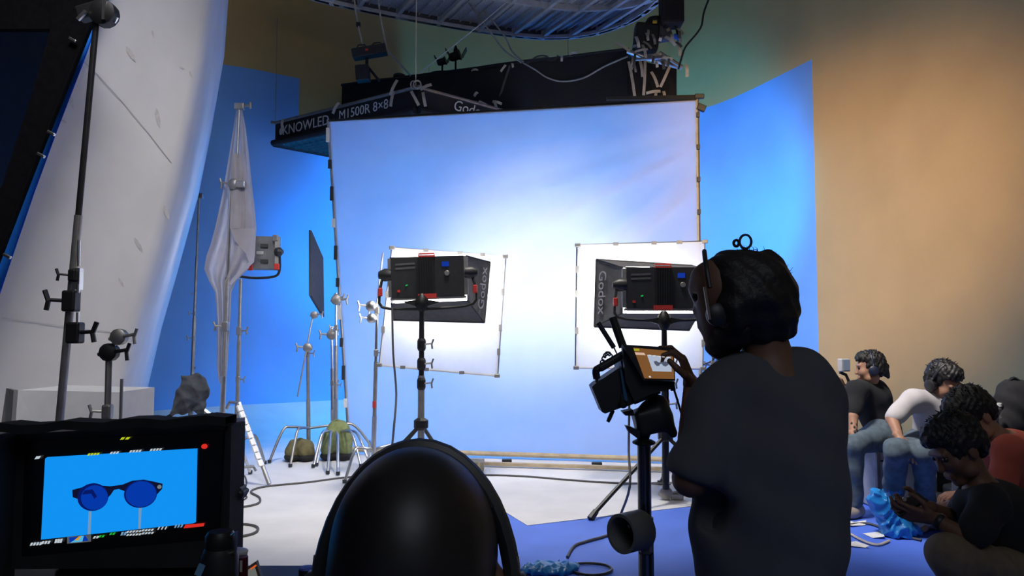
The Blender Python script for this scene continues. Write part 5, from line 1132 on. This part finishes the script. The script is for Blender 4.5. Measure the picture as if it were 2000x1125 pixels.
MB().cyl(V(x0+.003, 2.3, P(1258, 1010, 2.3).z), V(x0+.003, 2.3, P(1258, 1080, 2.3).z), .0225, n=18).build('outer_column_top', black_metal, cl, smooth=True)
for a in (1.9, 3.4, 4.6):
    MB().tube([V(x0, 2.3, .24), V(x0+.32*math.cos(a), 2.3+.32*math.sin(a), .03)], .018, 8).build('leg', steel, cl); MB().cyl(V(x0+.32*math.cos(a), 2.3+.32*math.sin(a), .003), V(x0+.32*math.cos(a), 2.3+.32*math.sin(a), .045), .025, n=10).build('caster', black_plastic, cl)
rg_ = thing('ring_clamp', 'grey hollow ring holder clamped on the camera column', 'clamp', k_(1235, 1042, -.05))
gm = mat('grey_clamp_plastic', (.13, .135, .14), .5, var=.1)
ca = k_(1213, 1043, -.11); ax = V(.75, .62, 0).normalized(); n = 28; L0 = .085
ux, uy, uz = frame_of(ax); prof = []
prof = [(.055, 0), (.055, L0), (.044, L0), (.044, .006), (.046, 0), (.055, 0)]
mb = MB(); vs = [ca+uz*h_+(ux*math.cos(2*math.pi*k/n)+uy*math.sin(2*math.pi*k/n))*r_ for r_, h_ in prof for k in range(n)]
mb.add(vs, [(i*n+k, i*n+(k+1) % n, (i+1)*n+(k+1) % n, (i+1)*n+k) for i in range(len(prof)-1) for k in range(n)]); mb.build('ring', gm, rg_, smooth=True)
MB().lathe(ca+uz*.07, uz, [(.0445, 0), (.0445, .012)], 28).build('ring_floor', black_plastic, rg_)
MB().box(k_(1260, 1043, -.035), (.032, .04, .108), None, .005).build('clamp_block', gm, rg_)
MB().box(k_(1268, 1055, -.03), (.016, .05, .06), None, .004).build('clamp_jaw', steel, rg_)
MB().cyl(k_(1227, 1024, -.04), k_(1230, 1030, -.04), .005, n=8).build('screw', chrome, rg_)

# ================================================================== DIRECTOR MONITOR ON A CART
ct = thing('monitor_cart', 'black cart under the director monitor', 'cart', V(-.85, 1.35, 0))
MB().box((-.80, 1.36, .835), (1.0, .66, .03), None, .006).build('top_shelf', black_plastic, ct)
MB().box((-.80, 1.36, .22), (.96, .62, .025), None, .006).build('bottom_shelf', black_plastic, ct)
for x in (-1.27, -.33):
    for y in (1.06, 1.66): MB().cyl((x, y, .05), (x, y, .83), .016, n=8).build('post', black_metal, ct); MB().sphere((x, y, .032), (.03, .02, .03), 10, 8).build('caster', black_plastic, ct)
mt = thing('director_monitor', 'black hooded field monitor showing round sunglasses on blue', 'monitor', V(P(230, 1000, 1.6).x, 1.6, .85))
m_ = lambda x, y, d=0: P(x, y, 1.6+d)
# the face plane leans: right side a little farther
def mf(x, y, d=0): return P(x, y, 1.6+d)
MB().prism([mf(3, 850), mf(459, 822), mf(453, 1108), mf(2, 1112)], (0, .06, 0)).build('housing', black_plastic, mt)
# fabric sun hood: thin strips proud of the bezel
hood = mat('black_hood_fabric', (.010, .010, .012), .85, var=.3, scale=40)
def strip(a, b, th, d, nm):
    a, b = mf(*a, -.03), mf(*b, -.03); n_ = 12
    rows = [[a.lerp(b, j/n_)+V(0, -.06*(1-r), .0035*math.sin(j*1.9)+(th*s_)) for j in range(n_+1)] for r, s_ in ((1, 0), (0, 0), (0, 1), (1, 1), (1, 0))]
    mb = MB(); mb.grid(rows); return mb.build(nm, hood, mt, smooth=True)
strip((2, 841), (462, 823), .017, 0, 'hood_top')
MB().box((mf(3, 850, -.03)+mf(2, 1140, -.03))*.5, (.012, .08, .30)).build('hood_side', hood, mt); MB().box((mf(459, 830, -.03)+mf(455, 1120, -.03))*.5, (.012, .08, .30)).build('hood_side', hood, mt)
for (x, y) in ((463, 955), (468, 962)): MB().box(mf(x, y, .0), (.025, .04, .022), Matrix.Rotation(.5, 3, 'Y'), .005).build('side_knob', black_plastic, mt)
MB().box((mf(240, 1000).x, 1.68, .862), (.34, .05, .022), None, .005).build('foot', black_metal, mt)
dsp = MB().prism([mf(48, 862, -.004), mf(436, 842, -.004), mf(428, 1050, -.004), mf(42, 1085, -.004)], (0, .004, 0)).build('display_glass', mat('display_black', (.004, .005, .007), .25), mt)
scr_blue = emat('screen_azure', (.006, .30, .93), .95)
pic = MB().prism([mf(88, 896, -.007), mf(92, 893, -.007), mf(385, 876, -.007), mf(382, 1020, -.007), mf(378, 1022, -.007), mf(80, 1054, -.007)], (0, .002, 0)).build('screen_picture', scr_blue, dsp)
# faint lighter centre is the lamp glow on the picture itself
def ov(poly, m, nm, d=-.009): return MB().prism([mf(x, y, d) for x, y in poly], (0, .0015, 0)).build(nm, m, dsp)
navy = emat('screen_navy', (.006, .008, .035), .8); lens = emat('screen_lens_blue', (.002, .045, .45), .85); lens2 = emat('screen_lens_dark', (.003, .012, .16), .8)
def disc(cx, cy, rx, ry, n=28): return [(cx+rx*math.cos(2*math.pi*k/n), cy-ry*math.sin(2*math.pi*k/n)-(.04*rx*math.cos(2*math.pi*k/n))) for k in range(n)]
ov([(141, 957), (160, 952), (176, 945), (192, 948), (214, 950), (238, 947), (258, 939), (280, 937), (300, 941), (317, 945), (316, 955), (306, 966), (300, 962), (250, 962), (240, 958), (232, 955), (222, 957), (216, 966), (208, 975), (150, 974), (142, 971)], navy, 'screen_glasses')
ov(disc(181, 971, 30, 27), lens2, 'screen_lens', -.0105); ov(disc(184, 972, 26, 24), lens, 'screen_lens', -.012)
ov(disc(274, 965, 32, 27), lens2, 'screen_lens', -.0105); ov(disc(275, 965, 29.5, 25), lens, 'screen_lens', -.012)
ov([(165, 958), (180, 956), (189, 970), (184, 974), (178, 964), (160, 966)], lens2, 'screen_reflection', -.0135)
ov(disc(311, 951, 4, 4, 12), emat('screen_hinge', (.25, .28, .3), .7), 'screen_hinge', -.0135)
pin = emat('screen_pin', (.20, .38, .62), .8)
ov([(173, 999), (178, 999), (176, 1044), (171, 1044)], pin, 'screen_pin'); ov([(271, 992), (276, 992), (274, 1033), (270, 1033)], pin, 'screen_pin')
ow, oy, ored, ogr = emat('osd_white', (.55, .62, .68), .9), emat('osd_yellow', (.55, .65, .02), .9), emat('osd_red', (.75, .03, .02), .9), emat('osd_green', (.02, .45, .05), .9)
ov(disc(399, 872, 6, 5, 12), ored, 'record_dot')
def dash(x, y, n, m, w_=5, h_=4.5, sl=2.5, st=6):
    for k in range(n): ov([(x+k*st, y-k*.35), (x+k*st+w_*.75, y-k*.35-.3), (x+k*st+w_*.75+sl, y-k*.35-h_), (x+k*st+sl, y-k*.35-h_+.3)], m, 'screen_character', -.0095)
dash(234, 859, 2, oy, 8, 5, 4, 10); dash(170, 890, 4, oy); dash(214, 887, 3, ow); dash(252, 884, 4, ow); dash(292, 881, 4, ow); dash(67, 897, 2, ow, 6, 6, 4, 4)
dash(58, 1066, 4, ow, 5, 6); dash(80, 1063, 3, ow, 5, 6); dash(106, 1061, 3, ow, 5, 8, 2, 5); dash(181, 1052, 2, ow); dash(192, 1050, 2, ogr); dash(213, 1045, 2, ogr); dash(235, 1046, 2, pin, 5, 7)
dash(246, 1041, 5, ow, 5, 4); dash(246, 1047, 5, ow, 5, 4); dash(276, 1038, 4, ow, 5, 4); dash(276, 1044, 4, ow, 5, 4); dash(307, 1035, 3, ow, 3, 6, 3, 7); dash(340, 1031, 3, pin, 4, 6)
ov([(358, 1032), (362, 1025), (399, 1022), (397, 1028)], ored, 'status_bar')
ov([(131, 1049), (177, 1045), (177, 1058), (131, 1062)], emat('osd_grey', (.10, .11, .12), .9), 'histogram_box'); ov([(135, 1050), (166, 1047), (172, 1056), (136, 1060)], emat('osd_deep_blue', (.0, .04, .45), .9), 'histogram_box', -.0105)
ov([(137, 1060), (150, 1052), (157, 1047), (163, 1047), (160, 1058)], emat('osd_cyan', (.1, .5, .75), .9), 'histogram_curve', -.012); ov([(146, 1054), (154, 1048), (158, 1047), (152, 1056)], emat('osd_orange', (.8, .35, .02), .9), 'histogram_curve', -.0135)
# things on the cart
fk = thing('flask', 'black insulated flask standing right of the director monitor', 'bottle', V(P(430, 1080, 1.40).x, 1.40, .85))
fx = P(430, 1080, 1.40); ztop = P(430, 1037, 1.40).z
MB().lathe(V(fx.x, 1.40, .851), (0, 0, 1), [(.030, 0), (.032, .004), (.032, .10), (.027, .115)], 20).build('bottle', black_plastic, fk, smooth=True)
MB().lathe(V(fx.x, 1.40, .962), (0, 0, 1), [(.025, 0), (.026, .01), (.026, ztop-.97), (.021, ztop-.962)], 20).build('cap', black_metal, fk, smooth=True)
MB().tube([V(fx.x+.024, 1.385, .99), V(fx.x+.036, 1.38, 1.0), V(fx.x+.034, 1.38, .965), V(fx.x+.024, 1.385, .96)], .003, 6).build('carry_loop', chrome, fk, smooth=True)
MB().box(V(fx.x-.024, 1.372, .935), (.012, .004, .02), Matrix.Rotation(.4, 3, 'Y')).build('label', mat('pale_blue_label', (.15, .35, .6), .5), fk)
tbx = thing('tablet', 'small tablet with brown frame leaning by the flask', 'tablet', V(P(490, 1110, 1.5).x, 1.5, .85))
q4 = [P(462, 1122, 1.48), P(500, 1097, 1.5), P(513, 1140, 1.5), P(470, 1165, 1.48)]
MB().prism(q4, (0, .012, 0)).build('case', mat('brown_case', (.07, .05, .04), .5), tbx)
cq = sum(q4, V(0, 0, 0))/4; MB().prism([cq+(p-cq)*.78+V(0, -.003, 0) for p in q4], (0, .003, 0)).build('screen', emat('tablet_screen', (.16, .17, .16), .8), tbx)
MB().box(P(497, 1106, 1.49)+V(0, -.006, 0), (.012, .004, .003), Matrix.Rotation(-.6, 3, 'Y')).build('orange_icon', emat('tablet_orange', (.7, .12, .02), .8), tbx)
MB().prism([cq+V(-.01, .012, -.02), cq+V(.01, .012, -.02), V(cq.x+.01, 1.56, .852), V(cq.x-.01, 1.56, .852)], (0, .004, .002)).build('kickstand', black_metal, tbx)
rd = thing('lipstick_tube', 'small dark red tube standing between flask and tablet', 'tube', V(P(472, 1100, 1.44).x, 1.44, .85))
rx = P(472, 1100, 1.44); zr = P(472, 1086, 1.44).z
MB().lathe(V(rx.x, 1.44, .851), (0, 0, 1), [(.010, 0), (.010, .05), (.0115, .052), (.0115, zr-.852)], 14).build('tube', mat('dark_red_plastic', (.09, .012, .015), .35), rd, smooth=True)
MB().box(V(rx.x+.003, 1.4285, zr-.015), (.004, .002, .02)).build('label', print_w, rd)
mg = thing('white_mug', 'white cup partly hidden behind the black flask', 'cup', V(P(459, 1105, 1.47).x, 1.47, .85))
MB().lathe(V(P(458, 1105, 1.47).x, 1.47, .851), (0, 0, 1), [(.018, 0), (.021, .01), (.023, P(458, 1080, 1.47).z-.851)], 16).build('cup', mat('white_plastic', (.6, .6, .62), .4), mg, smooth=True)
MB().lathe(V(P(458, 1105, 1.47).x, 1.47, P(458, 1080, 1.47).z), (0, 0, 1), [(.024, 0), (.024, .004), (.018, .006)], 16).build('lid', mat('white_plastic', (.6, .6, .62), .4), mg, smooth=True)
bc = thing('small_bottle', 'small dark bottle with blue-topped lid at bottom edge', 'bottle', V(P(600, 1110, 1.35).x, 1.35, .85))
bx_ = P(600, 1110, 1.35); zt2 = P(600, 1106, 1.35).z
MB().lathe(V(bx_.x, 1.35, .851), (0, 0, 1), [(.018, 0), (.02, .005), (.02, zt2-.89), (.0145, zt2-.875)], 18).build('bottle', black_plastic, bc, smooth=True)
MB().lathe(V(bx_.x, 1.35, zt2-.026), (0, 0, 1), [(.0145, 0), (.0145, .022)], 18).build('cap', black_plastic, bc, smooth=True)
MB().lathe(V(bx_.x, 1.35, zt2-.004), (0, 0, 1), [(.0135, 0), (.0125, .003), (.0, .004)], 18).build('cap_top', mat('blue_cap', (.05, .10, .5), .5), bc, smooth=True)

# ================================================================== CREW CORNER: seats, bags, litter
def case(name, lab, c, size, m, cat='crate'):
    t = thing(name, lab, cat, V(c.x, c.y, 0)); x, y, z = size
    MB().box(V(c.x, c.y, z*.5+.002), (x, y, z-.004), None, .012).build('body', m, t)
    for sx in (-1, 1): MB().box(V(c.x+sx*(x*.5-.02), c.y-y*.5-.003, z*.5), (.03, .012, z*.96), None, .003).build('corner_strip', steel, t)
    MB().box(V(c.x, c.y-y*.5-.008, z*.62), (.12, .018, .03), None, .005).build('handle', black_metal, t); MB().box(V(c.x, c.y-y*.5-.003, z*.85), (x*.97, .008, .012)).build('lid_line', black_metal, t)
    return t
case('flight_case', 'pale grey case used as seat by the black-shirted profile man', V(Jd['pelvis'].x+.06, Jd['pelvis'].y+.03, 0), (.42, .40, .44), mat('pale_grey_case', (.40, .40, .41), .6))
case('flight_case', 'black equipment case used as seat by the man in white', V(Jw['pelvis'].x+.05, Jw['pelvis'].y+.08, 0), (.46, .40, .44), black_plastic)
case('flight_case', 'low black case under the man in red', V(Jr['pelvis'].x+.1, Jr['pelvis'].y+.05, 0), (.42, .46, .24), black_plastic)
bpk = thing('backpack', 'black backpack resting on a case at right edge', 'backpack', V(P(1975, 830, 5.0).x, 5.0, .55))
q5 = lambda x, y, d=0: P(x, y, 5.0+d)
vol('bag_body', [([ell(q5(1985, 800), (.15, .12, .20), Matrix.Rotation(.3, 3, 'Y'), .04), ell(q5(1965, 830), (.15, .12, .11), None, .04), ell(q5(1975, 765), (.06, .06, .08), None, .04), cap(q5(1968, 745), q5(1976, 752), .018, .03, .02)], .010, wrinkle(.008, 30))], black_cloth, bpk)
MB().tube(catmull([q5(1970, 745, -.02), q5(1980, 738, -.02), q5(1995, 748, -.02)], 4), .010, 6).build('handle_loop', black_cloth, bpk)
MB().tube(catmull([q5(1952, 800, -.12), q5(1946, 822, -.13), q5(1955, 850, -.12)], 4), .012, 6).build('strap', black_cloth, bpk)
case('flight_case', 'tall dark case under the backpack', V(P(2018, 900, 5.05).x, 5.05, 0), (.42, .42, P(1985, 858, 5.0).z), mat('dark_grey_case', (.035, .035, .04), .6))
wbt = thing('water_bottle', 'clear water bottle beside the black backpack', 'bottle', q5(1943, 800))
cx = q5(1943, 800); cz = P(1943, 858, 5.0).z
cx = V(q5(1943, 800).x, 4.95, cz)
MB().lathe(cx, (0, 0, 1), [(.03, 0), (.032, .01), (.032, .14), (.014, .19), (.014, .215)], 14).build('bottle', mat('clear_plastic', (.75, .75, .75), .1, alpha=.9), wbt, smooth=True)
MB().lathe(cx+V(0, 0, .215), (0, 0, 1), [(.016, 0), (.016, .022)], 12).build('cap', print_w, wbt)
case('flight_case', 'small dark case under the water bottle behind the red-shirted man', V(cx.x-.02, 4.95, 0), (.15, .2, cz), mat('dark_grey_case', (.035, .035, .04), .6))
bb_ = thing('blue_plastic_bag', 'large crumpled blue plastic sack in front of the seated men', 'bag', G(1745, 1060))
c = G(1740, 1058); Yc = c.y
bp_ = lambda x, y, d=0: P(x, y, Yc+d)
vol('crumpled_film', [([ell(bp_(1728, 1000, .15), (.07, .10, .17), Matrix.Rotation(-.45, 3, 'Y'), .05), ell(bp_(1752, 1035, .15), (.11, .12, .10), None, .05), ell(bp_(1712, 975, .2), (.05, .06, .06), None, .03), ell(bp_(1742, 965, .25), (.05, .07, .10), Matrix.Rotation(.3, 3, 'Y'), .03), ell(bp_(1775, 1040, .2), (.08, .10, .08), None, .03), cut(rbox(V(c.x, c.y, -.096), (2, 2, .1), None, .001, .002))], .008, crumple(.015, 33))], blue_bag_m, bb_, True)
pz = thing('clear_plastic_heap', 'heap of cloudy clear plastic sheeting behind the phone-holding hands', 'plastic sheet', G(1845, 1030))
c = G(1850, 1040); Yc2 = c.y
bq = lambda x, y, d=0: P(x, y, Yc2+d)
vol('crumpled_film', [([ell(bq(1845, 985, .1), (.11, .12, .09), None, .04), ell(bq(1870, 965, .15), (.10, .10, .09), None, .04), ell(bq(1815, 1005, .1), (.08, .10, .06), None, .04), ell(bq(1790, 1020, .0), (.08, .08, .04), None, .04), ell(bq(1850, 1015, .05), (.15, .14, .06), None, .04), cut(rbox(V(c.x, c.y, -.096), (2, 2, .1), None, .001, .002))], .008, crumple(.020, 28, 2.0))], clear_bag_m, pz, True)
st3 = thing('short_post', 'short upright aluminium post between the crew and plastic heap', 'post', V(bq(1823, 950, .12).x, Yc2+.12, 0))
MB().cyl(V(bq(1823, 950, .12).x, Yc2+.12, .003), bq(1823, 903, .12), .020, n=10).build('tube', chrome, st3, smooth=True)
MB().box(bq(1824, 903, .12), (.05, .04, .04), None, .006).build('top_clamp', steel, st3); MB().lathe(V(bq(1823, 950, .12).x, Yc2+.12, .003), (0, 0, 1), [(.08, 0), (.08, .01), (.03, .02)], 14).build('foot', steel, st3)
bn = thing('red_white_can', 'small red-topped white can between red shirt and black hair', 'can', bq(1912, 870, -.2))
zc0 = P(1911, 895, 4.5)
MB().cyl(zc0+V(0, 0, -.15), zc0+V(0, 0, .07), .028, n=14).build('can', print_w, bn, smooth=True); MB().lathe(zc0+V(0, 0, .07), (0, 0, 1), [(.028, 0), (.028, .05), (.015, .06)], 14).build('top', red_pl, bn, smooth=True)
case('flight_case', 'narrow dark case carrying the red-topped can', V(zc0.x, 4.5, 0), (.22, .2, zc0.z-.152), mat('dark_grey_case', (.035, .035, .04), .6))
rl = thing('tape_roll', 'yellow roll lying on floor behind the shoes of profile man', 'tape roll', G(1690, 955))
c = G(1690, 956); n = 22; mb = MB(); prof = [(.085, 0), (.085, .05), (.055, .05), (.055, 0), (.085, 0)]
mb.add([c+V(r_*math.cos(2*math.pi*k/n), r_*math.sin(2*math.pi*k/n), .003+h_) for r_, h_ in prof for k in range(n)], [(i*n+k, i*n+(k+1) % n, (i+1)*n+(k+1) % n, (i+1)*n+k) for i in range(4) for k in range(n)]); mb.build('roll', mat('yellow_tape', (.45, .28, .06), .6), rl, smooth=True)
mb = MB(); prof = [(.056, .004), (.056, .046), (.05, .046), (.05, .004), (.056, .004)]
mb.add([c+V(r_*math.cos(2*math.pi*k/n), r_*math.sin(2*math.pi*k/n), .003+h_) for r_, h_ in prof for k in range(n)], [(i*n+k, i*n+(k+1) % n, (i+1)*n+(k+1) % n, (i+1)*n+k) for i in range(4) for k in range(n)]); mb.build('core', wood_m, rl)
for i, (pts, lab) in enumerate((([(1646, 1012), (1668, 1020), (1692, 1016), (1690, 1026), (1665, 1027), (1648, 1022)], 'torn white paper scrap on blue floor nearest the standing man'), ([(1685, 1042), (1722, 1038), (1728, 1048), (1705, 1051)], 'torn white paper scrap beside the large blue sack'), ([(1655, 1060), (1672, 1057), (1698, 1066), (1690, 1070), (1660, 1066)], 'torn white paper scrap closest to the bottom of picture'))):
    tag(MB().prism([G(x, y, .003+.008*(k % 3)) for k, (x, y) in enumerate(pts)], (0, 0, .0012)).build('paper_scrap', paper_m), lab, 'paper', 'paper scraps on blue floor')
floor_cable('floor_cable', 'pale cable looping over blue floor among the paper scraps', [(1640, 1025), (1660, 1042), (1690, 1058), (1715, 1064), (1737, 1056)], .008, tape_m)
floor_cable('floor_cable', 'dark cable running past the paper scraps to the blue sack', [(1645, 1038), (1655, 1026), (1690, 1022), (1715, 1028), (1745, 1042), (1800, 1055)], .008)
